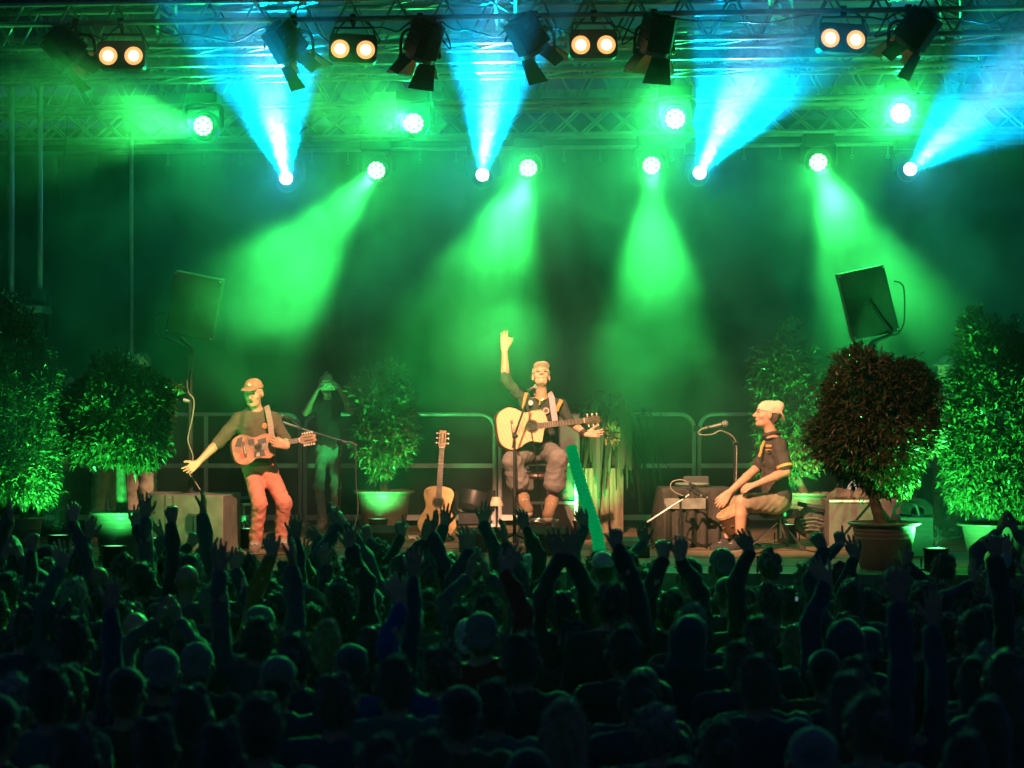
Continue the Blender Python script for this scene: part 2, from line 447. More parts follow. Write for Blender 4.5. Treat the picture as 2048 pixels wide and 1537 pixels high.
# flat support beams (the broad pale bands between the tubes)
for D0, z, lab in ((19.9, 6.12, 'flat aluminium beam between the front and the second truss'), (23.2, 6.26, 'flat aluminium beam in front of the rear truss')):
    tag(MB().hexa(*yawbox(XL, XR, D0, D0+.06, z, z+.085)).obj('roof_beam', mat('beam_grey', (.45, .47, .48), .4, .6)), lab, 'beam')

# ------------------------------------------------------------------ side towers and poles on the left
def pole(name, lab, px, D, ytop, ybot, r):
    t = thing(name, lab, 'pole', tuple(P(px, ybot, D)))
    MB().cyl(P(px, ybot, D), P(px, ytop, D), r, n=14).obj('tube', ALU, t)
    q = P(px, ybot, D); MB().box(q+V((0, 0, .07)), (.16, .16, .14)).obj('clamp', BLACK, t, bevel=.006)
    return t
tw = thing('lifting_tower', 'steel lifting tower base behind the left edge shrub', 'tower', tuple(P(55, 1040, 22)))
MB().box(P(50, 620, 22)+V((0, 0, 0)), (.45, .4, .07)).obj('crossbar', ALU, tw, bevel=.005)
for x in (18, 82): 
    a = P(x, 625, 22); MB().box((a.x, a.y, (a.z+FLOOR)/2), (.07, .07, a.z-FLOOR)).obj('leg', BLACK, tw, bevel=.004)
MB().box((P(50, 0, 22).x, 22, FLOOR+.04), (.7, .6, .08)).obj('foot', BLACK, tw, bevel=.005)
pole('tower_pole', 'leftmost vertical aluminium pole on the lifting tower', 22, 22, -30, 613, .036)
pole('tower_pole', 'second vertical aluminium pole on the lifting tower', 80, 22, -20, 605, .031)
pole('tower_pole', 'slim aluminium pole rising behind the round shrub on the left', 263, 23.5, 262, 1057, .024)
tag(MB().tube([P(140, 190, 23), P(118, 420, 23), P(100, 640, 23), P(96, 1050, 23)], .004, 5, 6).obj('guy_cable', CABLE), 'thin cable slanting down to the lifting tower', 'cable')

# ------------------------------------------------------------------ crowd barriers behind the band
BAR = mat('galvanised_tube', (.74, .75, .72), .45, .35, .1, 5)
PANEL = mat('barrier_panel', (.035, .035, .037), .85, 0, .2, 6)
def barrier(lab, xa, xb, D, mids, open_l=False):
    zt = P(0, 829, D).z; zb = FLOOR+.06; A = P(xa, 0, D); B = P(xb, 0, D); y = D; r = .024
    t = thing('crowd_barrier', lab, 'barrier', ((A.x+B.x)/2, y, FLOOR), 'silver crowd barriers behind the band')
    R = .16; path = [V((A.x, y, FLOOR)), V((A.x, y, zt-R))]
    path += [V((A.x+R-R*math.cos(a), y, zt-R+R*math.sin(a))) for a in [i*PI/12 for i in range(1, 6)]]
    path += [V((A.x+R, y, zt)), V((B.x-R, y, zt))]
    path += [V((B.x-R+R*math.sin(a), y, zt-R+R*math.cos(a))) for a in [i*PI/12 for i in range(1, 7)]]
    path += [V((B.x, y, FLOOR))]
    MB().tube(path, r, 10).obj('frame', BAR, t)
    zm = P(0, 932, D).z
    MB().box(((A.x+B.x)/2, y, zm), (B.x-A.x, .035, .05)).obj('middle_rail', BAR, t)
    MB().box(((A.x+B.x)/2, y, zb+.03), (B.x-A.x, .035, .06)).obj('bottom_rail', BAR, t)
    for mx in mids: x = P(mx, 0, D).x; MB().box((x, y+.002, (zt+zb)/2), (.045, .03, zt-zb)).obj('upright', BAR, t)
    MB().box(((A.x+B.x)/2, y+.05, (zt+zb)/2-.01), (B.x-A.x-.03, .012, zt-zb-.05)).obj('panel', PANEL, t)
    for sx in (A.x, B.x): MB().box((sx, y, FLOOR+.015), (.07, .5, .03)).obj('foot', BAR, t)
    return t
barrier('silver barrier section behind the far left shrub', -190, 206, 23.6, [])
barrier('silver barrier section behind the standing guitarist', 216, 600, 23.6, [412])
barrier('silver barrier section behind the person filming and the spare guitar', 610, 989, 23.6, [])
barrier('silver barrier section behind the seated singer', 1000, 1388, 23.6, [])
barrier('silver barrier section behind the percussionist', 1399, 1785, 23.6, [])
barrier('silver barrier section behind the right hand shrubs', 1796, 2190, 23.6, [])
tag(MB().box(P(996, 862, 23.6), (.07, .06, .07)).obj('barrier_clamp', BLACK), 'small clamp joining the barriers left of the singer', 'clamp')
tag(MB().box(P(1393.5, 858, 23.6), (.07, .06, .07)).obj('barrier_clamp', BLACK), 'small clamp joining the barriers left of the percussionist', 'clamp')

# ------------------------------------------------------------------ lamps
LENSW = mat('warm_lens', (1, .6, .3), .3, emit=(1, .36, .12), es=1.7)
LENSH = mat('warm_lens_core', (1, .8, .6), .3, emit=(1, .80, .50), es=3)
LED = mat('led_lens', (.8, 1, .8), .3, emit=(.85, 1, .82), es=2.2)
LEDG = mat('led_glow', (.1, .4, .2), .4, emit=(.02, .55, .13), es=.55)
BEAML = mat('beam_lens', (1, 1, 1), .3, emit=(1, .97, .92), es=6)
INNER = mat('barndoor_inside', (.30, .24, .2), .5, .3)
# fresnel: local frame, light leaves along +Y, Z up
def ring(n, r): return [V((r*math.cos(2*PI*i/n), 0, r*math.sin(2*PI*i/n))) for i in range(n)]
Ry = frame((0, 0, 1), (0, -1, 0))      # lathe axis z -> y
def lat(prof, n=28): return MB().lathe(prof, (0, 0, 0), Matrix.Rotation(-PI/2, 3, 'X'), n)
fm = MB(); 
for a, b_ in (((-.13, -.30, -.12), (.13, -.02, .12)),):
    o8 = [(.075, -.14), (.13, -.08), (.13, .10), (.08, .145), (-.08, .145), (-.13, .10), (-.13, -.08), (-.075, -.14)]
    fm.hexa([V((x*.92, -.30, z*.92)) for x, z in o8], [V((x, -.01, z)) for x, z in o8])
for i in range(5): fm.box((0, -.26+i*.045, .15), (.17, .012, .025))
fm.box((0, -.315, 0), (.12, .03, .12))
for i in range(4): fm.box((.135, -.25+i*.05, .01), (.012, .014, .13)); fm.box((-.135, -.25+i*.05, .01), (.012, .014, .13))
FR_BODY = fm.mesh('housing', BLACK)
FR_RING = lat([(.112, -.01), (.128, -.01), (.128, .03), (.112, .03), (.112, -.01)]).mesh('lens_ring', INNER)
FR_LENS = lat([(0, .012), (.112, .0)]).mesh('lens', LENSW)
def flap(w0, w1, L):
    m = MB(); A = [V((-w0/2, 0, 0)), V((w0/2, 0, 0)), V((w1/2, L, 0)), V((-w1/2, L, 0))]
    return m.hexa(A, [p+V((0, 0, .005)) for p in A])
FR_BIG = flap(.18, .29, .23).mesh('barn_door', BLACK, 0); FR_SM = flap(.14, .12, .18).mesh('barn_door', BLACK, 0)
FR_IN_B = flap(.175, .282, .225).mesh('reflective_side', INNER, 0); FR_IN_S = flap(.135, .115, .175).mesh('reflective_side', INNER, 0)
def fresnel(lab, px, py, aim, tilt=0):
    top = PZ(px, 18.5, 6.29); c = P(px, py, DD(px, 18.45))
    t = thing('stage_spotlight', lab, 'spotlight', tuple(top), 'black barn door spotlights on the front bar')
    d = V(aim).normalized(); R = frame(d, (0, 0, 1)); up = R @ V((0, 0, 1))
    M = Matrix.Translation(c-top) @ R.to_4x4()
    hs = inst(FR_BODY, 'housing', t, M)
    inst(FR_RING, 'lens_ring', hs, Matrix.Identity(4)); inst(FR_LENS, 'lens', hs, Matrix.Identity(4))
    for k, (mesh, mi) in enumerate(((FR_BIG, FR_IN_B), (FR_SM, FR_IN_S), (FR_BIG, FR_IN_B), (FR_SM, FR_IN_S))):
        A = Matrix.Rotation(k*PI/2, 4, 'Y') @ Matrix.Translation((0, .03, .125)) @ Matrix.Rotation((.30, .60, .10, .60)[k], 4, 'X')
        bdoor = inst(mesh, 'barn_door', hs, A)
        inst(mi, 'reflective_side', bdoor, Matrix.Translation((0, 0, -.0055)))
    # yoke
    r = V((1, 0, 0)); yk = c+V((0, 0, 0)); h = (top.z-c.z-.10)
    sx = .165
    MB().tube([yk+V((-sx, 0, -.03)), yk+V((-sx, 0, h*.55)), yk+V((-sx*.75, 0, h*.93)), yk+V((0, 0, h)), yk+V((sx*.75, 0, h*.93)), yk+V((sx, 0, h*.55)), yk+V((sx, 0, -.03))], .014, 8, 4).obj('yoke', BLACK, t)
    for s in (-1, 1): MB().cyl(yk+V((s*.12, 0, 0)), yk+V((s*.185, 0, 0)), .022).obj('knob', BLACK, t)
    MB().box((c.x, c.y, c.z+h+.03), (.035, .035, .07)).box((top.x, top.y, top.z), (.05, .085, .085)).obj('clamp', BLACK, t, bevel=.004)
    s = -1 if random.random() < .6 else 1
    MB().tube([top+V((s*.16, 0, 0)), top+V((s*.24, -.03, -.16)), c+V((s*.26, 0, .06)), c-d*.27+V((s*.03, 0, 0))], .007, 6, 6).obj('cable', CABLE, t)
    L = add_light('lamp_light', c+d*.045, c+d*2, FRW, (1, .56, .28), 50, .5, .05, t)
FRW = 40
fresnel('barn door spotlight at the far left of the front bar', 152, 118, (1.0, 0.5, -1.0))
fresnel('barn door spotlight in front of the leftmost blue beam', 588, 112, (0.75, 0.45, -1.1))
fresnel('barn door spotlight between the second double lamp and the second blue beam', 840, 112, (-0.4, 0.45, -1.1))
fresnel('barn door spotlight tilted down just right of the second blue beam', 1070, 98, (0.7, 0.45, -1.1))
fresnel('barn door spotlight just right of the third double lamp', 1308, 102, (-0.22, 0.4, -1.1))
fresnel('barn door spotlight at the far right of the front bar', 1816, 88, (-0.75, 0.45, -1.1))

# double blinder lamp
o_ = [(.21-.05+.05*math.cos(a), .125-.05+.05*math.sin(a)) for a in [i*PI/8 for i in range(5)]]
outl = o_+[(-x, y) for x, y in reversed(o_)]+[(-x, -y) for x, y in o_]+[(x, -y) for x, y in reversed(o_)]
Mxz = Matrix(((1, 0, 0, 0), (0, 0, 1, 0), (0, 1, 0, 0), (0, 0, 0, 1)))
BL_BODY = MB().prism(outl, 0, .14, Mxz).mesh('housing', BLACK)
BL_BODY2 = lat([(.082, .0), (.092, .0), (.092, .012), (.082, .012), (.082, 0)]).mesh('bezel', BLACKP)
BL_LENS = lat([(0, .004), (.06, .003), (.08, .0)]).mesh('lens', LENSW); BL_CORE = lat([(0, .004), (.03, .003), (.046, .0)]).mesh('lamp_core', LENSH)
def blinder(lab, px, py):
    top = PZ(px, 18.5, 6.29); c = P(px, py, DD(px, 18.42)); t = thing('double_lamp', lab, 'stage lamp', tuple(top), 'double lamps facing the crowd')
    hs = inst(BL_BODY, 'housing', t, Matrix.Translation(c-top) @ Matrix.Rotation(.05*math.sin(px), 4, 'Y') @ Matrix.Rotation(.12*math.sin(px*1.7), 4, 'Z'))
    for s in (-1, 1):
        f = Matrix.Translation((s*.112, -.004, -.01)) @ Matrix.Rotation(PI, 4, 'Z')
        z = inst(BL_LENS, 'lens', hs, f); inst(BL_BODY2, 'bezel', hs, f); inst(BL_CORE, 'lamp_core', z, Matrix.Translation((0, .006, 0)))
        add_light('lamp_light', c+V((s*.112, -.03, -.01)), c+V((s*.112, -3, -.6)), BLW, (1, .50, .22), 120, .6, .05, t)
    MB().tube([c+V((-.19, .07, .1)), c+V((-.17, .07, .19)), c+V((.17, .07, .19)), c+V((.19, .07, .1))], .012, 6).obj('bracket', BLACK, t)
    MB().cyl((c.x, c.y+.07, c.z+.19), (top.x, top.y, top.z), .014).box(top, (.05, .08, .08)).obj('clamp', BLACK, t)
    MB().tube([top+V((.12, 0, 0)), top+V((.2, -.02, -.12)), c+V((.23, .07, .06)), c+V((.12, .1, .08))], .006, 6, 6).obj('cable', CABLE, t)
BLW = .8
blinder('double lamp at the far left, its two lenses glowing orange', 242, 110)
blinder('double lamp between the first and second barn door spotlight pairs, left of centre', 706, 97)
blinder('double lamp right of the second blue beam', 1187, 88)
blinder('double lamp partly veiled by the third blue beam', 1686, 76)

# moving heads: local frame light along +Y
beads = MB()
def bead(x, z, r=.0185): beads.lathe([(r, 0), (r*.85, .006), (r*.45, .011), (0, .0125)], (x, 0, z), Matrix.Rotation(-PI/2, 3, 'X'), 10)
bead(0, 0)
for i in range(6): a = i*PI/3; bead(.042*math.cos(a), .042*math.sin(a))
for i in range(12): a = i*PI/6+.26; bead(.083*math.cos(a), .083*math.sin(a))
WH_BEADS = beads.mesh('led_cluster', LED)
WH_PLATE = lat([(0, -.004), (.104, -.004)]).mesh('lens_plate', LEDG)
WH_HEAD = lat([(0, -.20), (.10, -.20), (.145, -.15), (.155, -.06), (.15, 0), (.125, .006), (.108, .006), (.106, -.012), (0, -.013)]).mesh('head', BLACK)
YK = MB(); YK.tube([V((-.19, 0, -.02)), V((-.19, 0, .12)), V((-.15, 0, .20)), V((.15, 0, .20)), V((.19, 0, .12)), V((.19, 0, -.02))], .026, 8, 3)
YK_M = YK.mesh('yoke', BLACK)
BS_M = MB().box((0, 0, .27), (.34, .24, .11)).mesh('base', BLACK)
BM_HEAD = lat([(0, -.26), (.09, -.26), (.12, -.2), (.12, -.05), (.085, .02), (.078, .02), (.076, .0), (0, -.001)]).mesh('head', BLACK)
BM_LENS = lat([(0, .018), (.05, .014), (.073, .004)]).mesh('lens', BEAML)
GREEN = (.045, 1, .13)
def washlight(lab, px, py, D, aim, W, cone, hang=True, glow=1.0, blend=.8):
    c = P(px, py, D); d = (V(aim)-c).normalized(); R = frame(d, (0, 0, 1)); body_c = c-d*.02
    t = thing('wash_light', lab, 'moving light', tuple(body_c), 'round green wash lights')
    M = R.to_4x4(); h = inst(WH_HEAD, 'head', t, M)
    inst(WH_PLATE, 'lens_plate', h, Matrix.Identity(4)); inst(WH_BEADS, 'led_cluster', h, Matrix.Identity(4))
    Rz = Matrix.Rotation(math.atan2(d.x, -d.y)*.6, 4, 'Z')
    inst(YK_M, 'yoke', t, Rz); bs = inst(BS_M, 'base', t, Rz); b_ = bs.modifiers.new('b', 'BEVEL'); b_.width = .012; b_.segments = 2
    ztop = 5.86 if D > 23.5 else 6.0
    if hang: MB().box((c.x, c.y, (c.z+.3+ztop)/2), (.05, .05, max(.05, ztop-c.z-.3))).obj('clamp', BLACK, t)
    add_light('beam_light', c+d*.03, V(aim), W, GREEN, cone, blend, .07, t)
    if D > 23: add_light('field_light', c+d*.04, V(aim)+V((0, 0, .5)), W*FIELD, GREEN, 52, 1, .06, t)
    if glow: add_light('spill_light', c+d*.05, V(aim), SPL*(17 if D < 23 else 1)*glow, (.01, 1, .2), 165, 1, .03, t)
def beamlight(lab, px, py, D, aim, W, cone):
    c = P(px, py, D); d = (V(aim)-c).normalized(); R = frame(d, (0, 0, 1))
    t = thing('beam_light', lab, 'moving light', tuple(c-d*.03), 'blue beam lights above the curtain')
    h = inst(BM_HEAD, 'head', t, R.to_4x4()); inst(BM_LENS, 'lens', h, Matrix.Identity(4))
    inst(YK_M, 'yoke', t, Matrix.Rotation(0, 4, 'Z')); inst(BS_M, 'base', t)
    MB().box((c.x, c.y, (c.z+.3+5.86)/2), (.05, .05, max(.05, 5.86-c.z-.3))).obj('clamp', BLACK, t)
    add_light('beam_light', c+d*.04, V(aim), W, (.0, .52, 1), cone, .35, .05, t)
    add_light('core_light', c+d*.05, V(aim), W*CORE, (.75, .72, .85), cone*.5, 1.0, .05, t)
    add_light('spill_light', c+d*.08, V(aim), 36, (.0, .34, .8), 165, 1, .03, t)
GW = 5000; BW = 10500; CORE = .32; FIELD = .035; SPL = 7
washlight('leftmost green wash light of the lower row, beam going down to the left', 752, 342, 24, P(450, 690, 18), GW, 15)
washlight('green wash light of the lower row, just right of the second blue beam', 1056, 337, 24, P(930, 720, 18), GW, 16)
washlight('green wash light of the lower row shining straight down, left of the third blue beam', 1303, 332, 24, P(1315, 730, 18), GW, 13)
washlight('rightmost green wash light of the lower row, beam going down to the right', 1637, 326, 24, P(1790, 700, 18), GW, 15)
washlight('leftmost green wash light of the upper row, beam going sideways to the left', 405, 252, 21.6, P(110, 236, 17.8), GW*.65, 19)
washlight('green wash light of the upper row below the third barn door spotlight', 827, 247, 21.6, P(660, 205, 17.5), GW*.4, 16)
washlight('green wash light of the upper row below the fifth barn door spotlight', 1350, 238, 21.6, P(1290, 215, 14.5), GW*.40, 17)
washlight('rightmost green wash light of the upper row, glaring straight at the crowd', 1801, 227, 21.6, P(1800, 260, 12.5), GW*.28, 20)
beamlight('leftmost blue beam light, its cone leaning left', 572, 356, 24, P(515, 40, 18.6), BW, 15)
beamlight('second blue beam light, narrow cone pointing straight up', 965, 349, 24, P(1000, 40, 18.6), BW, 12)
beamlight('third blue beam light, wide cone leaning right', 1400, 345, 24, P(1520, 100, 18.9), BW, 15)
beamlight('rightmost blue beam light, cone leaving the picture on the right', 1821, 338, 24, P(2030, 150, 18.4), BW*.5, 13)

# par cans on the floor shining up at the plants
PAR_B = MB().lathe([(.085, 0), (.095, .02), (.095, .15), (.105, .17), (.105, .185), (.09, .185), (.088, .175), (0, .175)]).mesh('can', BLACK)
PAR_L = MB().lathe([(0, .186), (.086, .18)]).mesh('lens', mat('par_lens', (.5, 1, .6), .3, emit=(.25, 1, .40), es=1.2))
PAR_Y = MB().tube([V((-.12, 0, .1)), V((-.12, 0, .01)), V((.12, 0, .01)), V((.12, 0, .1))], .009, 6).mesh('bracket', BLACK)
def parcan(lab, px, D, aim, W, cone=70):
    p = P(px, 0, D); p.z = FLOOR; t = thing('floor_light', lab, 'floor lamp', tuple(p), 'green floor lights under the shrubs')
    inst(PAR_B, 'can', t); inst(PAR_L, 'lens', t); inst(PAR_Y, 'bracket', t)
    add_light('par_light', p+V((0, 0, .20)), V(aim), W, (.05, 1, .18), cone, .7, .04, t)
parcan('floor light behind the round pot, left of the standing guitarist', 500, 19.9, P(420, 900, 21), 30)
parcan('floor light in front of the shrub pot at the back, right of the person filming', 756, 21.6, P(765, 900, 22.3), 260, 90)
parcan('floor light behind the percussionist, under the back shrub', 1574, 20.6, P(1600, 850, 21.4), 420, 90)
parcan('floor light between the two shrubs at the right edge', 1872, 17.15, P(1905, 800, 17.9), 480, 150)
parcan('floor light in front of the round shrub on the left', 228, 17.45, P(242, 850, 18.4), 250, 90)
parcan('floor light below the left edge shrub', 118, 18.9, P(60, 880, 19.3), 300, 90)
parcan('floor light behind the foam tube, shining up at the plank planter', 1166, 21.2, P(1205, 860, 22.2), 150, 80)
parcan('floor light in front of the subwoofer box', 318, 18.5, P(360, 1000, 19.3), 34, 110)  # added lamp hidden by the crowd, turns the box front green
# cables slung along the bar
rc = random.Random(17)
for x0_, x1_, lab in ((150, 242, 'cable sagging between the far left spotlight and the first double lamp'), (300, 560, 'cable sagging along the bar left of the first blue beam'), (610, 690, 'cable sagging between the second spotlight and the second double lamp'), (730, 830, 'cable sagging between the second double lamp and the third spotlight'),
        (880, 1050, 'cable sagging along the bar over the second blue beam'), (1090, 1170, 'cable sagging between the fourth spotlight and the third double lamp'), (1210, 1300, 'cable sagging between the third double lamp and the fifth spotlight'), (1330, 1640, 'long cable sagging along the bar over the third blue beam'), (1710, 1800, 'cable sagging between the last double lamp and the last spotlight'), (1850, 2040, 'cable sagging along the bar at the right edge')):
    a = PZ(x0_, 18.52, 6.27); b_ = PZ(x1_, 18.52, 6.27); sag = rc.uniform(.05, .16); n_ = 6
    tag(MB().tube([a.lerp(b_, i/n_)-V((0, .02, sag*math.sin(PI*i/n_)*(1+.3*math.sin(i*2)))) for i in range(n_+1)], .008, 6, 4).obj('slung_cable', CABLE), lab, 'cable', 'cables slung along the front lighting bar')
# ------------------------------------------------------------------ potted shrubs
def leafmat(name, green, red, redamt):
    m = bpy.data.materials.new(name); m.use_nodes = True; nt = m.node_tree; N = nt.nodes; b = N['Principled BSDF']
    g = N.new('ShaderNodeNewGeometry'); r = N.new('ShaderNodeValToRGB')
    nt.links.new(g.outputs['Random Per Island'], r.inputs['Fac'])
    e = r.color_ramp.elements; e[0].position = 0; e[0].color = (*[c*.55 for c in green], 1); e[1].position = 1; e[1].color = (*red, 1)
    x = e.new(max(.02, 1-redamt-.12)); x.color = (*[min(1, c*1.35) for c in green], 1)
    nt.links.new(r.outputs[0], b.inputs['Base Color']); b.inputs['Roughness'].default_value = .33; b.inputs['Specular IOR Level'].default_value = .6
    return m
LEAF = leafmat('leaf_green', (.09, .15, .045), (.20, .16, .06), .1)
LEAF3 = leafmat('leaf_mixed', (.09, .15, .045), (.20, .15, .06), .18)
LEAF2 = leafmat('leaf_reddish', (.10, .13, .04), (.22, .12, .06), .5)
BARK = mat('bark', (.16, .11, .07), .85, 0, .4, 20, .8, 40)
POTM = mat('pot_plastic', (.22, .17, .13), .42, 0, .15, 4, .1, 30)
SOIL = mat('soil', (.03, .02, .015), .95, 0, .4, 30, 1, 60)
def leaf(vs, fs, p, d, up, L, W, bend=.25):
    d = d.normalized(); s = d.cross(up)
    if s.length < 1e-3: s = d.cross(V((1, 0, 0)))
    s.normalize(); n = s.cross(d); i = len(vs); m1 = p+d*L*.45+n*L*.04; t = p+d*L-n*L*bend
    vs += [p, m1+s*W*.5+n*W*.22, m1-n*W*.02, m1-s*W*.5+n*W*.22, t]
    fs += [(i, i+1, i+2), (i, i+2, i+3), (i+1, i+4, i+2), (i+2, i+4, i+3)]
def crown(c, rad, n, LL, seed, parent, m, shape=1.0, holes=.25, fill=.55, dirup=.25):
    rr = random.Random(seed); vs = []; fs = []; ph = [rr.uniform(0, 6.3) for _ in range(8)]
    tw = MB(); k = 0
    while k < n:
        d = V((rr.gauss(0, 1), rr.gauss(0, 1), rr.gauss(0, 1))).normalized()
        lump = 1+.10*math.sin(5*d.x+ph[0]+2*d.z)+.08*math.sin(7*d.z+ph[1])+.05*math.sin(9*d.y+ph[2]+4*d.x)
        if math.sin(6*d.x+ph[3])*math.sin(6*d.z+ph[4])*math.sin(5*d.y+ph[5]) > 1-holes: continue
        r = lump*(fill+(1-fill)*rr.random()**.45)
        if rr.random() < .07: r *= rr.uniform(1.05, 1.17)
        e = V((abs(d.x)**shape*math.copysign(1, d.x), abs(d.y)**shape*math.copysign(1, d.y), abs(d.z)**shape*math.copysign(1, d.z)))
        q = V((e.x*rad[0], e.y*rad[1], e.z*rad[2]))*r; p = V(c)+q
        out_ = V((d.x/rad[0], d.y/rad[1], d.z/rad[2])).normalized()
        if rr.random() < .12:
            t0 = p-out_*.13; tw.cyl(t0, p, .003, .002, n=4, caps=False)
        for j in range(5):
            ax = (out_+V((rr.gauss(0, .6), rr.gauss(0, .6), rr.gauss(0, .6)+dirup))).normalized()
            L = LL*rr.uniform(.5, 1.4)
            leaf(vs, fs, p+V((rr.uniform(-.02, .02), rr.uniform(-.02, .02), rr.uniform(-.02, .02))), ax, V((rr.gauss(0, .5), rr.gauss(0, .5), 1)), L, L*.36, rr.uniform(0, .4)); k += 1
    o0 = ORG[parent.name]; me = bpy.data.meshes.new('crown'); me.from_pydata([tuple(v-o0) for v in vs], [], fs); me.materials.append(m)
    o = bpy.data.objects.new('crown', me); link(o, parent); ORG[o.name] = o0
    return o
def pot(parent, c, R, h, n=40):
    c = V(c); prof = [(0, .004), (R*.66, 0), (R*.68, .01)]
    for i in range(3):
        z = h*(.66+.09*i); r = R*(.68+.22*(z/h)); prof += [(r, z-.006), (r+.004, z), (r+.001, z+.006)]
    prof += [(R*.89, h*.93), (R*.98, h*.935), (R*1.02, h*.95), (R*1.02, h*.985), (R*.99, h), (R*.94, h), (R*.91, h*.96), (R*.86, h*.86)]
    p = MB().lathe(prof, c, n=n).obj('pot', POTM, parent)
    MB().lathe([(0, h*.88), (R*.5, h*.885), (R*.875, h*.87)], c, n=24).obj('soil', SOIL, p)
def shrub(lab, px, D, yrim, Rpx, cpx, cy0, cy1, cw, n, LL, seed, lm, shape=1.0, tr=.04, lean=0, **kw):
    s = F/D; base = P(px, 0, D); base.z = FLOOR; rim = P(px, yrim, D).z
    t = thing('potted_shrub', lab, 'potted shrub', tuple(base)); pot(t, base, Rpx/s, rim-FLOOR)
    c = P(cpx, (cy0+cy1)/2, D); rz = (cy1-cy0)/2/s; rx = cw/2/s
    a = V((base.x, base.y, rim-.06)); b_ = V((c.x, c.y, c.z-rz*.5)); top = c+V((0, 0, rz*.5)); mid = (a+b_)/2+V((lean, 0, 0))
    pts = smooth_path([a, mid, b_, top], 5); n_ = len(pts)
    MB().tube(pts, [tr*(1.15-.85*i/n_) for i in range(n_)], 10).obj('trunk', BARK, t)
    rr = random.Random(seed+9); m = MB()
    for i in range(12):
        q = b_+(top-b_)*rr.uniform(-.2, .8); an = rr.uniform(0, 6.3); e = q+V((math.cos(an)*rx*.7, math.sin(an)*rx*.7, rr.uniform(.05, .45)*rz))
        m.tube([q, (q+e)/2-V((0, 0, .03)), e], [tr*.4, tr*.25, tr*.1], 6)
    m.obj('branches', BARK, t)
    crown(c, (rx, rx*.9, rz), n, LL, seed, t, lm, shape, **kw)
shrub('dense round shrub in a wide pot, left of the subwoofer box', 245, 18.3, 1023, 64, 240, 716, 944, 216, 20000, .066, 1, LEAF3, tr=.05)
shrub('tall dark shrub cut off by the left edge of the picture', 52, 19.4, 1034, 36, 30, 622, 1030, 180, 26000, .058, 2, LEAF, .9)
shrub('big round red-brown shrub in a wide pot on the right', 1768, 17.4, 1044, 71, 1753, 703, 986, 250, 24000, .060, 3, LEAF2, 1.0, tr=.048, lean=-.06)
shrub('tall dark shrub cut off by the right edge of the picture', 1990, 18.2, 1047, 74, 1990, 655, 1035, 208, 22000, .066, 4, LEAF, .8)
shrub('sparse shrub in a pot between the person filming and the spare guitar', 768, 22.4, 981, 60, 765, 722, 962, 124, 5200, .085, 5, LEAF, holes=.5, fill=.35)
shrub('tall loose shrub behind the percussionist', 1612, 21.6, 985, 50, 1572, 652, 985, 132, 9000, .075, 6, LEAF, .9, holes=.45, fill=.4)

# long-leaved plant on a plank planter
pl = thing('plank_planter', 'tall box planter of upright planks right of the seated singer', 'planter', tuple(V((P(1196, 0, 22.2).x, 22.2, FLOOR))))
PLANK = stripes('plank_wood', (.17, .14, .08), (.27, .22, .13), 6, 'X', .6, .15, dist=2)
q = P(1196, 0, 22.2); zt = P(0, 935, 22.2).z; s = F/22.2
for i in range(4): MB().box((q.x-.165+.11*i, 22.2-.16+.002*(i % 2), (zt+FLOOR)/2), (.106, .03, zt-FLOOR-.01)).obj('plank', PLANK, pl, bevel=.004)
MB().box((q.x, 22.23, (zt+FLOOR)/2), (.40, .30, zt-FLOOR-.02)).obj('box', PLANK, pl)
MB().box((q.x+.235, 22.2-.02, (zt+FLOOR)/2-.01), (.04, .34, zt-FLOOR-.02)).obj('side_board', mat('board_dark', (.16, .11, .07), .7), pl)
dp = thing('long_leaved_plant', 'plant with long drooping strap leaves on the plank planter', 'plant', tuple(P(1205, 935, 22.2)))
rr = random.Random(11); m = MB(); vs = []; fs = []
root = P(1215, 850, 22.2)
for i in range(150):
    an = rr.uniform(-PI, PI); L = rr.uniform(.45, .85); reach = rr.uniform(.12, .42); rise = rr.uniform(-.05, .32)
    dx = math.cos(an); dy = math.sin(an)*.6; b0 = root+V((rr.uniform(-.12, .18), rr.uniform(-.1, .1), rr.uniform(-.28, .12)))
    pts = smooth_path([b0, b0+V((dx*reach*.5, dy*reach*.5, rise*.8)), b0+V((dx*reach, dy*reach, rise*.55)), b0+V((dx*reach*1.35, dy*reach*1.3, rise*.2-L*.45)), b0+V((dx*reach*1.45, dy*reach*1.4, rise-L*.95))], 4)
    w_ = rr.uniform(.018, .034); sd = V((-dy, dx, .3)).normalized(); n_ = len(pts); k0 = len(vs)
    for j, p in enumerate(pts):
        ww = w_*math.sin(PI*min(1, (j+.6)/(n_+.2)))**.6; vs += [p-sd*ww, p+V((0, 0, ww*.35)), p+sd*ww]
    for j in range(n_-1):
        a = k0+3*j; fs += [(a, a+1, a+4, a+3), (a+1, a+2, a+5, a+4)]
o0 = ORG[dp.name]; me = bpy.data.meshes.new('foliage'); me.from_pydata([tuple(v-o0) for v in vs], [], fs); sl_ = leafmat('strap_leaf', (.022, .055, .018), (.04, .08, .025), .3); sl_.node_tree.nodes['Principled BSDF'].inputs['Roughness'].default_value = .6; me.materials.append(sl_)
me.polygons.foreach_set('use_smooth', [True]*len(me.polygons)); link(bpy.data.objects.new('foliage', me), dp)
MB().tube([P(1205, 937, 22.2), P(1210, 900, 22.2), root], [.05, .04, .03], 10).obj('stem', BARK, dp)
m = MB(); c = P(1222, 868, 22.0); rr = random.Random(5); vs = []; fs = []
for i in range(260):
    d = V((rr.gauss(0, 1), rr.gauss(0, 1), rr.gauss(0, 1))).normalized(); leaf(vs, fs, c+V((d.x*.08, d.y*.05, d.z*.10)), d+V((0, 0, .3)), V((0, -1, .5)), .05, .02)
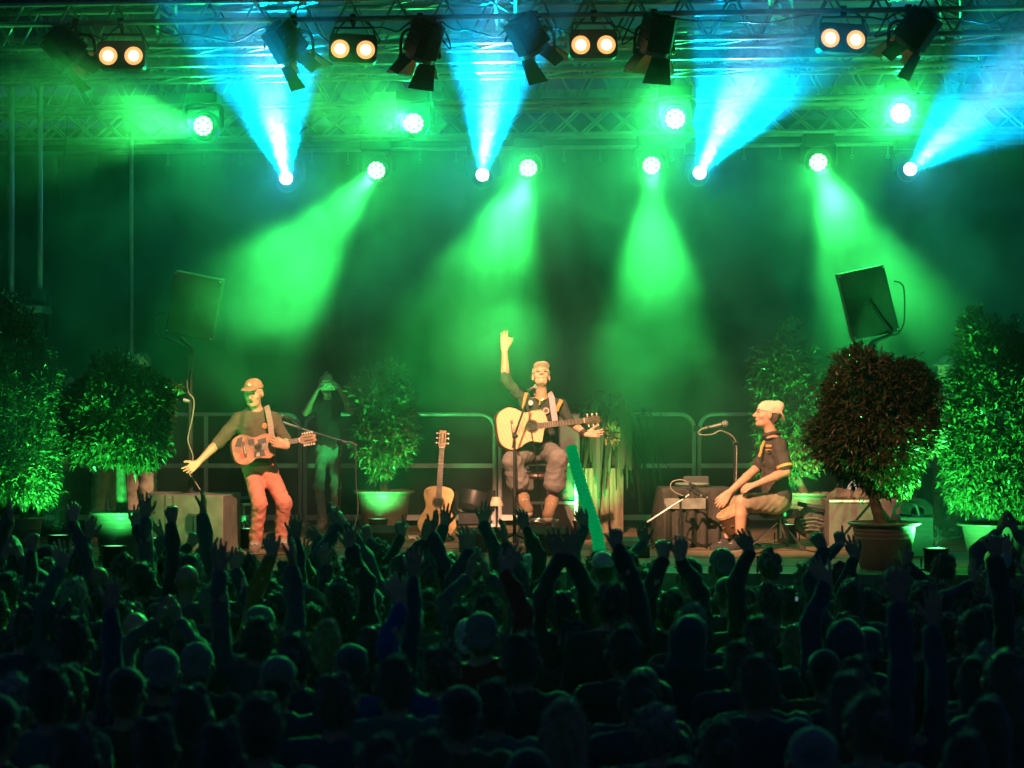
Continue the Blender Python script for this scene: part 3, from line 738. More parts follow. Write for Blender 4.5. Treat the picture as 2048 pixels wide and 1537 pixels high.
me = bpy.data.meshes.new('flower'); me.from_pydata([tuple(v-o0) for v in vs], [], fs); me.materials.append(mat('petal', (.55, .42, .18), .6)); link(bpy.data.objects.new('flower', me), dp)

# ------------------------------------------------------------------ sound equipment
BOXM = mat('speaker_paint', (.05, .047, .044), .75, 0, .2, 6, .5, 160)
BOXW = mat('worn_box_paint', (.13, .115, .10), .75, 0, .25, 7, .6, 140)
GRILLE = mat('speaker_grille', (.09, .09, .09), .6, .2, .3, 120, .5, 200)
def top_speaker(lab, corners, D, depth, pole_px, pole_y, bracket, cable, side):
    c = P(sum(x for x, y in corners)/4, sum(y for x, y in corners)/4, D)
    t = thing('speaker_box', lab, 'loudspeaker', tuple(c))
    fr = [P(x, y, D) for x, y in corners]; bk = [p+V((side*.10, depth, .02)) for p in fr]
    b = MB().hexa(fr, bk).obj('cabinet', BOXM, t, bevel=.012)
    g = [c+(p-c)*.90+V((side*.10*1.02, depth*1.02, .02)) for p in fr]; g2 = [p+V((0, .012, 0)) for p in g]
    MB().hexa(g, g2).obj('grille', GRILLE, t)
    MB().cyl(c+V((0, -.012, 0)), c+V((0, .01, 0)), .035).obj('socket', BLACKP, t)
    for k in (0, 1, 2, 3): p = c+(fr[k]-c)*.93; MB().cyl(p-V((0, .006, 0)), p+V((0, .01, 0)), .008).obj('screw', ALU, t)
    MB().tube([P(x, y, D-.02) for x, y in bracket], .016, 8, 3).obj('bracket', BLACK, t)
    tag(MB().tube([P(x, y, D+.02) for x, y in cable], .0075, 6, 5).obj('speaker_cable', CABLE), 'cable looping down beside the '+lab.split(',')[0], 'cable')
    return t
top_speaker('left tilted loudspeaker, on a pole above the subwoofer box', [(330, 665), (424, 684), (445, 561), (349, 542)], 19.6, .16, 380, 985, [(362, 676), (378, 690), (384, 700), (384, 710)],
            [(334, 625), (318, 630), (309, 648), (312, 668), (345, 682), (378, 698), (381, 720)], .06)
top_speaker('right tilted loudspeaker, on a pole above the big round shrub', [(1707, 681), (1800, 663), (1768, 530), (1675, 550)], 18.7, .20, 1750, 1050, [(1742, 606), (1772, 650), (1783, 668), (1748, 684), (1738, 698), (1750, 712)],
            [(1788, 563), (1800, 566), (1808, 580), (1809, 630), (1806, 652), (1795, 668), (1780, 672)], .05)
ss = thing('speaker_pole', 'black pole standing on the subwoofer box', 'speaker stand', tuple(P(381, 986, 19.65)))
MB().cyl(P(381, 986, 19.65), P(381, 805, 19.65), .024).obj('lower_tube', BLACK, ss)
MB().cyl(P(381, 805, 19.65), P(383, 700, 19.65), .018).obj('upper_tube', BLACK, ss)
MB().cyl(P(378, 803, 19.62), P(366, 800, 19.6), .016, .02).obj('knob', ALU, ss)
MB().lathe([(.07, 0), (.07, .012), (.03, .03)], P(381, 988, 19.65)).obj('flange', BLACK, ss)
tag(MB().tube([P(374, 760, 19.6), P(377, 785, 19.6), P(388, 802, 19.6), P(384, 840, 19.6), P(376, 880, 19.6), P(386, 915, 19.6), P(378, 945, 19.6), P(388, 960, 19.6), P(402, 983, 19.45)], .006, 6, 5).obj('loose_cable', CABLEG), 'thin cable hanging from the speaker pole onto the subwoofer box', 'cable')
s2 = thing('speaker_pole', 'black pole hidden behind the big round shrub', 'speaker stand', tuple(V((P(1748, 0, 19).x, 19, FLOOR))))
MB().cyl(V((P(1748, 0, 19).x, 18.9, FLOOR)), P(1749, 700, 18.9), .022).obj('tube', BLACK, s2)
for k in range(3): a = k*2.1+.4; MB().cyl(V((P(1748, 0, 18.9).x, 18.9, FLOOR+.5)), V((P(1748, 0, 18.9).x+.45*math.cos(a), 18.9+.45*math.sin(a), FLOOR+.01)), .012).obj('leg', BLACK, s2)

def floorbox(px0, px1, D, yt, dep, name, lab, cat, m, bev=.01):
    a = P(px0, yt, D); b = P(px1, yt, D); t = thing(name, lab, cat, ((a.x+b.x)/2, D+dep/2, FLOOR))
    MB().box(((a.x+b.x)/2, D+dep/2, (a.z+FLOOR)/2), (b.x-a.x, dep, a.z-FLOOR)).obj('cabinet', m, t, bevel=bev)
    return t, a, b
# subwoofer: front face turned a little so that its right side shows
sb = thing('subwoofer_box', 'worn subwoofer box left of the standing guitarist, lit green', 'loudspeaker', (P(385, 0, 19.3).x, 19.5, FLOOR))
A, B, Cc, Dd = P(292, 0, 19.35), P(446, 0, 19.1), P(482, 0, 19.75), P(300, 0, 19.95); zt = P(0, 990, 19.2).z
MB().hexa([V((p.x, p.y, FLOOR)) for p in (A, B, Cc, Dd)], [V((p.x, p.y, zt)) for p in (A, B, Cc, Dd)]).obj('cabinet', BOXW, sb, bevel=.012)
u = (B-A).normalized(); nf = V((u.y, -u.x, 0)); h0 = A+u*.52+nf*.004; h0.z = (zt+FLOOR)/2-.0
hm_ = MB(); o6 = [(-.10, -.055), (-.10, .045), (-.075, .075), (.03, .075), (.10, .045), (.105, -.045), (.07, -.08), (-.075, -.08)]
def onface(lst, off): return [h0+u*x+V((0, 0, z))+nf*off for x, z in lst]
MB().hexa(onface([(x*1.16, z*1.2) for x, z in o6], -.002), onface([(x*1.12, z*1.15) for x, z in o6], .012)).obj('handle_rim', BLACKP, sb)
MB().hexa(onface(o6, .010), onface(o6, .0135)).obj('handle_recess', mat('recess', (.008, .008, .008), .6), sb)
MB().tube([h0+V((0, 0, -.07))+nf*.02-u*.02, h0+V((0, 0, .07))+nf*.02-u*.02], .012, 8).obj('handle_grip', CHROME, sb)
for x in (-.32, -.24): MB().hexa([h0+u*(x-.002)+V((0, 0, -.24))+nf*.001, h0+u*(x+.002)+V((0, 0, -.24))+nf*.001, h0+u*(x+.002)+V((0, 0, .24))+nf*.001, h0+u*(x-.002)+V((0, 0, .24))+nf*.001], [h0+u*(x-.002)+V((0, 0, -.24))+nf*.008, h0+u*(x+.002)+V((0, 0, -.24))+nf*.008, h0+u*(x+.002)+V((0, 0, .24))+nf*.008, h0+u*(x-.002)+V((0, 0, .24))+nf*.008]).obj('seam', BLACKP, sb)
m = MB()
for zz in (-.22, -.12, .12, .22): m.cyl(h0+u*-.28+V((0, 0, zz)), h0+u*-.28+V((0, 0, zz))+nf*.006, .008, n=8)
m.obj('screws', ALU, sb)

def wedge(lab, px0, px1, D, yt, slope=.22):
    a = P(px0, yt, D); b = P(px1, yt, D); h = a.z-FLOOR; t = thing('stage_monitor', lab, 'stage monitor', ((a.x+b.x)/2, D+.2, FLOOR), 'wedge monitors along the stage front')
    y0 = D; pr = [(0, 0), (0, h*.75), (.10, h), (.42, .12), (.42, 0)]
    L = [V((a.x, y0+y, FLOOR+z)) for y, z in pr]; R_ = [V((b.x, y0+y, FLOOR+z)) for y, z in pr]
    MB().hexa(L, R_).obj('cabinet', BOXM, t, bevel=.01)
    MB().hexa([V((a.x+.03, y0+.13, FLOOR+h*.93)), V((b.x-.03, y0+.13, FLOOR+h*.93)), V((b.x-.03, y0+.40, FLOOR+.15)), V((a.x+.03, y0+.40, FLOOR+.15))],
              [V((a.x+.03, y0+.14, FLOOR+h*.93+.012)), V((b.x-.03, y0+.14, FLOOR+h*.93+.012)), V((b.x-.03, y0+.41, FLOOR+.162)), V((a.x+.03, y0+.41, FLOOR+.162))]).obj('grille', GRILLE, t)
    return t
wedge('wedge monitor in front of the seated singer', 1052, 1136, 18.9, 1054)
w2 = wedge('wedge monitor left of the spare guitar', 716, 792, 19.2, 1052)
wedge('wedge monitor right of the spare guitar, half hidden by raised hands', 918, 1000, 19.3, 1056)
wedge('low wedge monitor right of the foam tube', 1236, 1300, 18.6, 1086)

# flight case and black speaker behind the singer
t, a, b = floorbox(1049, 1152, 21.5, 929, .5, 'flight_case', 'big flight case with metal edges behind the bar stool', 'flight case', mat('case_ply', (.085, .08, .07), .5, 0, .2, 5, .2, 60))
for x in (a.x, b.x): MB().box((x, 21.49, (a.z+FLOOR)/2), (.04, .03, a.z-FLOOR+.01)).obj('corner_rail', BAR, t, bevel=.003)
for z in (a.z, (a.z+FLOOR)/2-.02): MB().box(((a.x+b.x)/2, 21.492, z), (b.x-a.x, .024, .03)).obj('edge_rail', BAR, t)
for x in (a.x+.02, b.x-.02): MB().box((x, 21.47, a.z-.02), (.06, .03, .06)).obj('ball_corner', CHROME, t, bevel=.01)
t, a2, b2 = floorbox(1118, 1160, 21.6, 828, .35, 'guitar_amp', 'black amplifier box standing on the flight case behind the singer', 'amplifier', BOXM)
t.location = t.location  # stands on the case
for ch in t.children:
    ch.scale.z = .5*(a2.z-a.z)/(a2.z-FLOOR)*2; ch.location.z = a.z-FLOOR
MB().box(((a2.x+b2.x)/2, 21.595, (a2.z+a.z)/2), (b2.x-a2.x-.03, .012, a2.z-a.z-.04)).obj('grille', GRILLE, t)
# case on the right with a cloth, rack with cables
t, a, b = floorbox(1658, 1760, 19.6, 1000, .5, 'equipment_case', 'worn equipment case left of the big pot, dark jackets on top', 'flight case', BOXW)
MB().box(((a.x+b.x)/2, 19.592, a.z-.012), (b.x-a.x, .02, .02)).obj('edge_rail', BAR, t)
t, a3, b3 = floorbox(1746, 1822, 20.3, 999, .5, 'equipment_case', 'green lit equipment case behind the big pot', 'flight case', BOXW)
t, a4, b4 = floorbox(1800, 1868, 18.7, 1034, .45, 'equipment_rack', 'slatted equipment rack right of the big pot', 'rack', BLACKP)
for i in range(7): z = FLOOR+.05+i*(a4.z-FLOOR-.08)/7; MB().box(((a4.x+b4.x)/2, 18.69, z), (b4.x-a4.x-.03, .012, .035)).obj('slat', BLACK, t)
tag(MB().tube([P(1788, 1030, 18.6), P(1792, 1014, 18.65), P(1806, 1007, 18.7), P(1822, 1009, 18.8), P(1832, 1012, 18.8), P(1838, 1032, 18.8)], .016, 8, 6).obj('cable_loop', CABLE), 'thick black cable arching over the equipment rack', 'cable')
m = MB(); c = P(1834, 1024, 18.85)
for k in range(7):
    r_ = .07+.012*k; m.tube([c+V((r_*math.cos(i*PI/12), .01*k-.03, r_*.8*math.sin(i*PI/12))) for i in range(25)], .008, 6)
tag(m.obj('cable_coil', CABLE), 'coil of shiny cable lying on the equipment rack', 'cable')
tag(MB().tube([P(1868, 1052, 18.6), P(1876, 1062, 18.5), P(1875, 1080, 18.45), P(1868, 1098, 18.4)], .007, 6, 5).obj('power_cable', CABLE), 'power cable hanging from the rack to the floor light', 'cable')
def blob(name, lab, cat, pts, m, wr=.012, wf=38, seed=3, vox=.012):
    S = SDF(vox)
    for a_, b_, r_ in pts: S.cap(a_, b_, r_, r_*.8, k=.03)
    o = sdf_obj(name, S, m, None, wr, wf, seed); return tag(o, lab, cat)
JK = mat('dark_jacket_cloth', (.12, .085, .07), .9, 0, .3, 8, .5, 50)
blob('jacket', 'dark jacket heaped on the left end of the equipment case', 'jacket', [(P(1664, 994, 19.8), P(1700, 990, 19.8), .05), (P(1672, 986, 19.85), P(1695, 984, 19.9), .045), (P(1700, 994, 19.75), P(1712, 995, 19.8), .035)], JK)
blob('jacket', 'rolled dark jacket against the trunk of the big round shrub', 'jacket', [(P(1716, 990, 19.8), P(1750, 990, 19.8), .06), (P(1722, 984, 19.9), P(1744, 984, 19.85), .045)], JK, seed=8)
blob('blue_bag', 'pale blue bag standing on the equipment case under the big shrub', 'bag', [(P(1704, 985, 20), P(1712, 958, 20), .05), (P(1712, 985, 20), P(1706, 962, 20), .045)], mat('blue_fabric', (.25, .30, .42), .8, 0, .2, 6), seed=2)
bagm = mat('bag_mesh', (.07, .06, .05), .8, 0, .6, 22, .8, 50)
S = SDF(.014); S.ell(P(1623, 1045, 20.0), (.165, .13, .15), k=.02); S.ell(P(1625, 1052, 20.0), (.17, .13, .12))
bg_ = thing('round_bag', 'round dark backpack on the floor behind the percussionist', 'bag', tuple(V((P(1623, 0, 20).x, 20, FLOOR))))
sdf_obj('body', S, bagm, bg_, .010, 30, 4)
MB().tube([P(1597, 1008, 19.9), P(1615, 1012, 19.85), P(1650, 1018, 19.85)], .022, 8, 4).obj('strap', BLACKP, bg_)
for k in range(4): MB().tube([P(1600+k*3, 1040+k*7, 19.87), P(1623, 1036+k*8, 19.85), P(1646-k*2, 1041+k*7, 19.87)], .006, 5, 4).obj('webbing', mat('webbing', (.2, .19, .17), .7), bg_)
# wash light lying on the cases at right and one on the floor by the spare guitar
def floor_mover(lab, px, py, D, aim):
    c = P(px, py, D); d = (V(aim)-c).normalized(); t = thing('parked_wash_light', lab, 'moving light', tuple(c))
    R = frame(d, (0, 0, 1)); inst(WH_HEAD, 'head', t, R.to_4x4()); z = lat([(0, .01), (.06, .008), (.104, -.002)]).mesh('glass', mat('dark_glass', (.02, .025, .03), .15, 0, .2, 10)); inst(z, 'glass', t, R.to_4x4())
    inst(YK_M, 'yoke', t, Matrix.Rotation(PI, 4, 'X')); inst(BS_M, 'base', t, Matrix.Rotation(PI, 4, 'X'))
floor_mover('unlit moving light standing on the floor right of the spare guitar', 950, 985, 22.3, P(1010, 700, 22.6))
floor_mover('unlit moving light with a shiny lens, on the case behind the big pot', 1794, 958, 20.6, P(1790, 935, 17))

# ------------------------------------------------------------------ small lamp, table, drum, stands
lp = thing('small_lamp', 'tiny lamp with a fabric shade left of the bar stool', 'lamp', (P(993, 0, 20.5).x, 20.5, FLOOR))
c = P(993, 1010, 20.5); MB().lathe([(.07, -.01), (.045, .075), (.043, .075), (.067, -.01)], c).obj('lamp_shade', mat('shade_fabric', (.45, .36, .25), .8), lp)
MB().cyl((c.x, c.y, FLOOR), (c.x, c.y, c.z+.04), .009).lathe([(.05, 0), (.05, .015), (.01, .03)], (c.x, c.y, FLOOR)).obj('foot', BLACK, lp)

TBL = mat('black_drape', (.055, .048, .042), .9, 0, .25, 5, .5, 30)
tb = thing('draped_table', 'table under a dark cloth left of the percussionist', 'table', (P(1388, 0, 20.2).x, 20.2, FLOOR))
x0, x1 = P(1322, 0, 20.2).x, P(1458, 0, 20.2).x; z1 = P(0, 976, 20.2).z; y0, y1 = 20.0, 20.6
MB().box(((x0+x1)/2, (y0+y1)/2, z1-.02), (x1-x0-.03, y1-y0-.03, .03)).obj('tabletop', BLACKP, tb)
for x in (x0+.06, x1-.06):
    for y in (y0+.06, y1-.06): MB().cyl((x, y, FLOOR), (x, y, z1-.03), .018).obj('leg', BLACK, tb)
vs = []; n = 220; rr = random.Random(4); per = []
for i in range(n):
    t_ = i/n*4; k = int(t_); f_ = t_-k
    p = [(x0+(x1-x0)*f_, y0), (x1, y0+(y1-y0)*f_), (x1-(x1-x0)*f_, y1), (x0, y1-(y1-y0)*f_)][k]; nn = [(0, -1), (1, 0), (0, 1), (-1, 0)][k]; per.append((p, nn))
hs_ = [0, .01, .05, .15, .3, .45, .62, z1-FLOOR-.03]
for j, hh in enumerate(hs_):
    for i, (p, nn) in enumerate(per):
        a_ = .0 if j < 2 else .035*min(1, hh*3); fo = a_*(math.sin(i*.62)+.6*math.sin(i*.27+1)+.3*math.sin(i*1.3))+(.012 if j else 0)
        vs.append((p[0]+nn[0]*fo, p[1]+nn[1]*fo, z1+.003-hh+(.0 if j else 0)))
fs = [tuple(range(n))]+[(j*n+i, j*n+(i+1) % n, (j+1)*n+(i+1) % n, (j+1)*n+i) for j in range(len(hs_)-1) for i in range(n)]
cl = MB().add(vs, fs).obj('table_cloth', TBL, smooth=60); tag(cl, 'dark cloth draped to the floor over the percussion table', 'cloth'); 
MB().box(((x0*1.35+x1*.65)/2, y0-.03, z1-.14), ((x1-x0)*.6, .014, .10)).obj('reflective_band', mat('band_grey', (.25, .27, .22), .35), tb)
dp_ = thing('drum_pad', 'flat green lit drum pad lying on the draped table', 'drum pad', tuple(P(1384, 976, 20.3)))
c = P(1384, 972, 20.35); MB().lathe([(.155, 0), (.165, .01), (.165, .03), (.15, .04), (.02, .043), (0, .043)], c-V((0, 0, .012))).obj('pad', mat('pad_rubber', (.30, .32, .27), .5), dp_)
MB().lathe([(.168, .012), (.174, .02), (.168, .028)], c-V((0, 0, .012))).obj('rim', CHROME, dp_)
lpt = thing('open_laptop', 'low black device with folded lid behind the drum pad', 'laptop', tuple(P(1392, 962, 20.5)))
MB().box(P(1392, 970, 20.52), (.26, .12, .02)).obj('base', BLACKP, lpt); MB().box(P(1392, 962, 20.56), (.24, .012, .09), Matrix.Rotation(-.3, 3, 'X')).obj('lid', BLACKP, lpt)

def mic_stand(lab, base, D, ytop, boom, r=.011, tripod=True, clutch=None):
    b = V((P(base, 0, D).x, D, FLOOR)); t = thing('microphone_stand', lab, 'microphone stand', tuple(b)); top = P(base, ytop, D)
    MB().cyl(b+V((0, 0, .06)), V((b.x, D, (top.z+b.z)*.5)), r*1.35).obj('lower_tube', BLACK, t)
    MB().cyl(V((b.x, D, (top.z+b.z)*.5)), top, r).obj('upper_tube', CHROME if lab.startswith('chrome') else BLACK, t)
    MB().box(top, (.045, .04, .05)).cyl(top+V((-.02, -.03, 0)), top+V((.035, -.03, 0)), .013).obj('clutch', BLACK, t, bevel=.004)
    MB().cyl(V((b.x, D, (top.z+b.z)*.5-.04)), V((b.x, D, (top.z+b.z)*.5+.04)), r*2).obj('height_clamp', BLACK, t)
    for k in range(3):
        a = k*2.094+.5; MB().cyl(b+V((0, 0, .14)), b+V((.30*math.cos(a), .30*math.sin(a), .012)), .009).obj('leg', BLACK, t)
    MB().tube([P(x, y, D+dd) for x, y, dd in boom], r*.9).obj('boom', ALU if 'pale boom' in lab else BLACK, t)
    return t
def mic(lab, a, b, D, da=0, db=0, head=.026, body=BLACKP, cap_=ALU):
    A = P(*a, D+da); B = P(*b, D+db); t = thing('microphone', lab, 'microphone', tuple(A)); d = (B-A).normalized()
    MB().cyl(A, B-d*head, .011, .018, n=12).obj('handle', body, t)
    MB().lathe([(0, -head), (head*.7, -head*.75), (head, 0), (head*.85, head*.6), (head*.5, head*.93), (0, head)], B, d.to_track_quat('Z', 'Y').to_matrix(), 16).obj('grille_ball', mat('mic_grille', (.35, .34, .32), .4, .7, .5, 300, .6, 400), t)
    MB().cyl(A+d*.04, A+d*.065, .022).obj('clip', BLACK, t)
mic_stand('microphone stand with a pale boom right of the standing guitarist', 679, 20.6, 886, [(713, 891, .05), (622, 864, 0), (566, 845, -.1)])
mic('microphone on the boom beside the standing guitarist', (584, 840), (563, 832), 20.5)
tag(MB().tube([P(585, 842, 20.5), P(600, 855, 20.55), P(620, 868, 20.6), P(640, 885, 20.6), P(668, 893, 20.6), P(690, 886, 20.6), P(710, 892, 20.62), P(712, 960, 20.65), P(716, 1020, 20.6), P(706, 1063, 20.6)], .005, 6, 6).obj('microphone_cable', CABLEG), 'thin cable hanging from the pale microphone boom', 'cable')
mic_stand('microphone stand in front of the seated singer', 1029, 19.7, 872, [(1026, 897, -.02), (1029, 872, -.02), (1058, 789, .05)], .012)
mic('microphone at the singer\'s chin', (1055, 782), (1070, 775), 19.75)
tag(MB().tube([P(1056, 785, 19.75), P(1058, 830, 19.7), P(1066, 880, 19.7), P(1075, 940, 19.9), P(1082, 1000, 20.3), P(1088, 1050, 20.2)], .005, 6, 6).obj('microphone_cable', CABLE), 'black cable falling across the singer\'s lap', 'cable')
mic_stand('microphone stand in front of the percussionist', 1469, 19.9, 886, [(1474, 884, -.01), (1458, 872, -.02), (1443, 862, -.03)], .011)
mic('large microphone pointing at the percussionist\'s chest', (1405, 858), (1450, 848), 19.85, 0, 0, .033, mat('mic_body', (.22, .2, .18), .4, .4))
tag(MB().tube([P(1405, 858, 19.85), P(1397, 864, 19.85), P(1402, 870, 19.85), P(1425, 869, 19.85), P(1443, 862, 19.86), P(1470, 880, 19.88), P(1473, 930, 19.9), P(1470, 1000, 19.9)], .006, 6, 6).obj('microphone_cable', CABLEG), 'pale cable looping under the large microphone', 'cable')
mic_stand('low microphone stand with a pale boom in front of the draped table', 1361, 19.55, 992, [(1294, 1045, -.05), (1370, 996, 0), (1384, 985, .02)], .011)
mic('slim microphone clamped over the draped table', (1378, 966), (1414, 996), 19.5, 0, 0, .014)
mic('second slim microphone under the first one', (1372, 975), (1402, 992), 19.48, 0, 0, .014)
tag(MB().tube([P(1378, 966, 19.5), P(1362, 960, 19.5), P(1345, 964, 19.5), P(1341, 975, 19.5), P(1350, 985, 19.5), P(1366, 992, 19.5)], .006, 6, 6).obj('microphone_cable', CABLEG), 'pale cable curling over the draped table', 'cable')

# ------------------------------------------------------------------ stools
def bar_stool():
    D = 20.45; c = V((P(1074, 0, D).x, D, FLOOR)); zs = P(0, 948, D).z
    t = thing('bar_stool', 'chrome bar stool under the seated singer', 'bar stool', tuple(c))
    MB().lathe([(0, -.05), (.17, -.045), (.185, -.02), (.18, .0), (.1, .012), (0, .014)], (c.x, c.y, zs)).obj('seat', mat('stool_leather', (.05, .03, .02), .4), t)
    for x, y in ((-1, -1), (1, -1), (-1, 1), (1, 1)): MB().cyl((c.x+x*.09, c.y+y*.09, zs-.04), (c.x+x*.19, c.y+y*.17, FLOOR), .014).obj('leg', CHROME, t)
    zr = FLOOR+.23; m = MB(); m.tube([V((c.x+.205*math.cos(i*PI/14), c.y+.19*math.sin(i*PI/14), zr)) for i in range(29)], .011, 8); m.obj('foot_ring', CHROME, t)
bar_stool()
def throne(lab, px, D, yseat, r=.17, xo=0):
    c = V((P(px, 0, D).x, D, FLOOR)); zs = P(0, yseat, D).z; t = thing('drum_stool', lab, 'drum stool', tuple(c))
    MB().lathe([(0, -.09), (r*.85, -.085), (r, -.06), (r, -.025), (r*.85, 0), (0, .004)], (c.x, c.y, zs)).obj('seat', mat('vinyl', (.03, .03, .032), .22), t)
    MB().cyl((c.x, c.y, zs-.08), (c.x, c.y, FLOOR+.1), .017).obj('post', CHROME, t); MB().cyl((c.x, c.y, FLOOR+.24), (c.x, c.y, FLOOR+.3), .03).obj('collar', BLACK, t)
    for k in range(3):
        a = k*2.094+1.2; e = c+V((.30*math.cos(a), .30*math.sin(a), .015)); MB().cyl(c+V((0, 0, .27)), e, .011).obj('leg', CHROME, t); MB().cyl(e-V((0, 0, .012)), e+V((0, 0, .03)), .02).obj('foot', BLACKP, t)
throne('round drum stool behind the standing guitarist\'s legs', 486, 20.0, 992, .20)
throne('drum stool under the percussionist', 1560, 19.75, 1018, .19)

# ------------------------------------------------------------------ guitars (local frame: X along the neck from tail to head, Y across, Z out of the top)
SPRUCE = stripes('spruce_top', (.68, .46, .19), (.76, .54, .25), 30, 'Y', .3, 0)
SPRUCE2 = stripes('cedar_top', (.68, .40, .22), (.76, .47, .27), 30, 'Y', .3, 0)
DARKW = stripes('dark_wood', (.09, .045, .025), (.15, .08, .045), 12, 'Y', .35)
FRETW = mat('fretboard', (.10, .06, .04), .45); BONE = mat('bone', (.75, .7, .6), .4); STRG = mat('strings', (.75, .72, .65), .3, .6)
NECKW = mat('neck_wood', (.34, .2, .11), .4)
def outline(prof, cut=0):
    xs = [p[0] for p in prof]; pts = smooth_path([V((p[0], p[1], 0)) for p in prof], 5)
    up = [(p.x, max(0, p.y)) for p in pts]; lo_ = [(p.x, -max(0, p.y)) for p in reversed(pts)]
    if cut: up2 = [(x, y if x < cut else y*max(.25, 1-((x-cut)/.05)**1 if x-cut < .0375 else .25)) for x, y in up]; lo_ = lo_; return [p for p in reversed([(x, -y) for x, y in up2])][0:0]+up+[(x, -y) for x, y in reversed(up2)]
    return up+lo_
def guitar(name, lab, M, total, body, th, top, mats, hole, bridge, neck0, neck1, fw=(.026, .022), headL=.16, headW=.034, pegs=3, group=None, cut=0, rosette=True):
    o0 = M.to_translation(); t = thing(name, lab, 'guitar', tuple(o0)); ol = outline(body, cut)
    B = lambda mb, n_, mt, par=t, **k: mb.xf(M).obj(n_, mt, par, **k)
    bd = B(MB().prism(ol, -th, 0), 'body', DARKW, bevel=.004)
    ins = [(x*.985+.004, y*.97) for x, y in ol]
    B(MB().prism(ins, 0.0005, .004), 'soundboard', mats, bd)
    if rosette: B(MB().lathe([(hole[1]*1.02, .004), (hole[1]*1.02, .0065), (hole[1]*1.38, .0065), (hole[1]*1.38, .004)], (hole[0], 0, 0)), 'rosette', DARKW if 'spare' not in lab else mat('rosette_brown', (.25, .13, .07), .5), bd)
    B(MB().lathe([(0, .0062), (hole[1], .0062)], (hole[0], 0, 0)), 'sound_hole', mat('hole_black', (.006, .005, .004), .9), bd)
    B(MB().box((bridge, 0, .008), (.024, .15 if th > .06 else .10, .009)), 'bridge', DARKW, bd, bevel=.002)
    B(MB().box((bridge, 0, .014), (.004, .075, .004)), 'saddle', BONE, bd)
    nk = B(MB().hexa([V((neck0, -fw[0], -.018)), V((neck1, -fw[1], -.018)), V((neck1, fw[1], -.018)), V((neck0, fw[0], -.018))], [V((neck0, -fw[0], .004)), V((neck1, -fw[1], .004)), V((neck1, fw[1], .004)), V((neck0, fw[0], .004))]), 'neck', NECKW, bevel=.003)
    fb0 = hole[0]+hole[1]*.9
    B(MB().hexa([V((fb0, -fw[0], .0045)), V((neck1, -fw[1], .0045)), V((neck1, fw[1], .0045)), V((fb0, fw[0], .0045))], [V((fb0, -fw[0], .0105)), V((neck1, -fw[1], .0105)), V((neck1, fw[1], .0105)), V((fb0, fw[0], .0105))]), 'fretboard', FRETW, nk)
    m = MB(); sc_ = neck1-bridge; x = neck1; k = 0
    while True:
        x = neck1-sc_*(1-2**(-k/12)); k += 1
        if x < fb0 or k > 20: break
        m.box((x, 0, .0112), (.0022, fw[0]*1.9, .002))
    B(m, 'frets', STRG, nk)
    B(MB().box((neck1+.003, 0, .011), (.007, fw[1]*2.05, .008)), 'nut', BONE, nk)
    hd = [(neck1+.004, fw[1]), (neck1+.02, headW), (neck1+headL, headW*.95), (neck1+headL+.008, headW*.5), (neck1+headL-.004, 0), (neck1+headL+.008, -headW*.5), (neck1+headL, -headW*.95), (neck1+.02, -headW), (neck1+.004, -fw[1])]
    hh = B(MB().prism(hd, -.014, .004), 'headstock', NECKW if top == 'pale' else DARKW, nk, bevel=.002)
    for s in (-1, 1): 
        B(MB().box((neck1+.09, s*headW*.45, .0046), (headL*.55, headW*.28, .002)), 'slot', mat('slot_black', (.01, .01, .01), .8), hh)
        for i in range(pegs):
            xx = neck1+.045+i*(headL-.07)/max(1, pegs-1); B(MB().cyl((xx, s*headW, -.004), (xx, s*(headW+.012), -.004), .004).box((xx, s*(headW+.02), -.004), (.014, .014, .010)), 'tuning_peg', BONE, hh)
    m = MB()
    for i in range(6):
        y = -.5+i/5; m.cyl((bridge, y*.060, .016), (neck1, y*fw[1]*1.7, .0145), .0011, n=5)
        m.cyl((neck1, y*fw[1]*1.7, .0145), (neck1+.05+.03*(i % 3), y*.03, .008), .001, n=5)
    B(m, 'strings', STRG)
    bpy.context.view_layer.update()
    for ch in list(COL.objects):
        if ch.name.startswith('strings') and ch.parent is None or ch.name.startswith('neck') and ch.parent is None: ch.parent = t
    return t
def gmat(a, b, normal=(0, -1, 0), s=1.0, roll=0):
    x = (V(b)-V(a)).normalized(); z = (V(normal)-x*V(normal).dot(x)).normalized(); y = z.cross(x)
    m = Matrix((x, y, z)).transposed().to_4x4()*1.0; m = Matrix.Translation(a) @ m @ Matrix.Scale(s, 4); return m
CLASSIC = [(0, 0), (.012, .09), (.05, .145), (.12, .182), (.19, .168), (.25, .130), (.30, .117), (.36, .132), (.42, .143), (.465, .115), (.485, .06), (.49, 0)]
# spare guitar
a = P(872, 1078, 20.8); b = P(886, 862, 20.9); L = (b-a).length
guitar('acoustic_guitar', 'spare pale acoustic guitar standing upright between the musicians', gmat(a, b, (0.05, -1, .12), L/1.0), 1.0, CLASSIC, .095, 'pale', SPRUCE, (.335, .043), .13, .49, .84)
gs = thing('guitar_stand', 'low black stand holding the spare guitar', 'guitar stand', (P(876, 0, 20.95).x, 20.95, FLOOR)); c = V((P(876, 0, 20.95).x, 20.95, FLOOR))
MB().cyl(c+V((0, .12, .02)), c+V((0, .06, .45)), .012).obj('post', BLACK, gs)
for s in (-1, 1): MB().tube([c+V((0, .1, .12)), c+V((s*.08, 0, .05)), c+V((s*.11, -.17, .05)), c+V((s*.11, -.2, .09))], .011, 8, 4).obj('arm', BLACK, gs); MB().cyl(c+V((0, .1, .12)), c+V((s*.16, .05, .01)), .011).obj('leg', BLACK, gs)
m = MB(); p0 = a+(b-a)*.435+V((-.135*.6, -.012, 0)); 
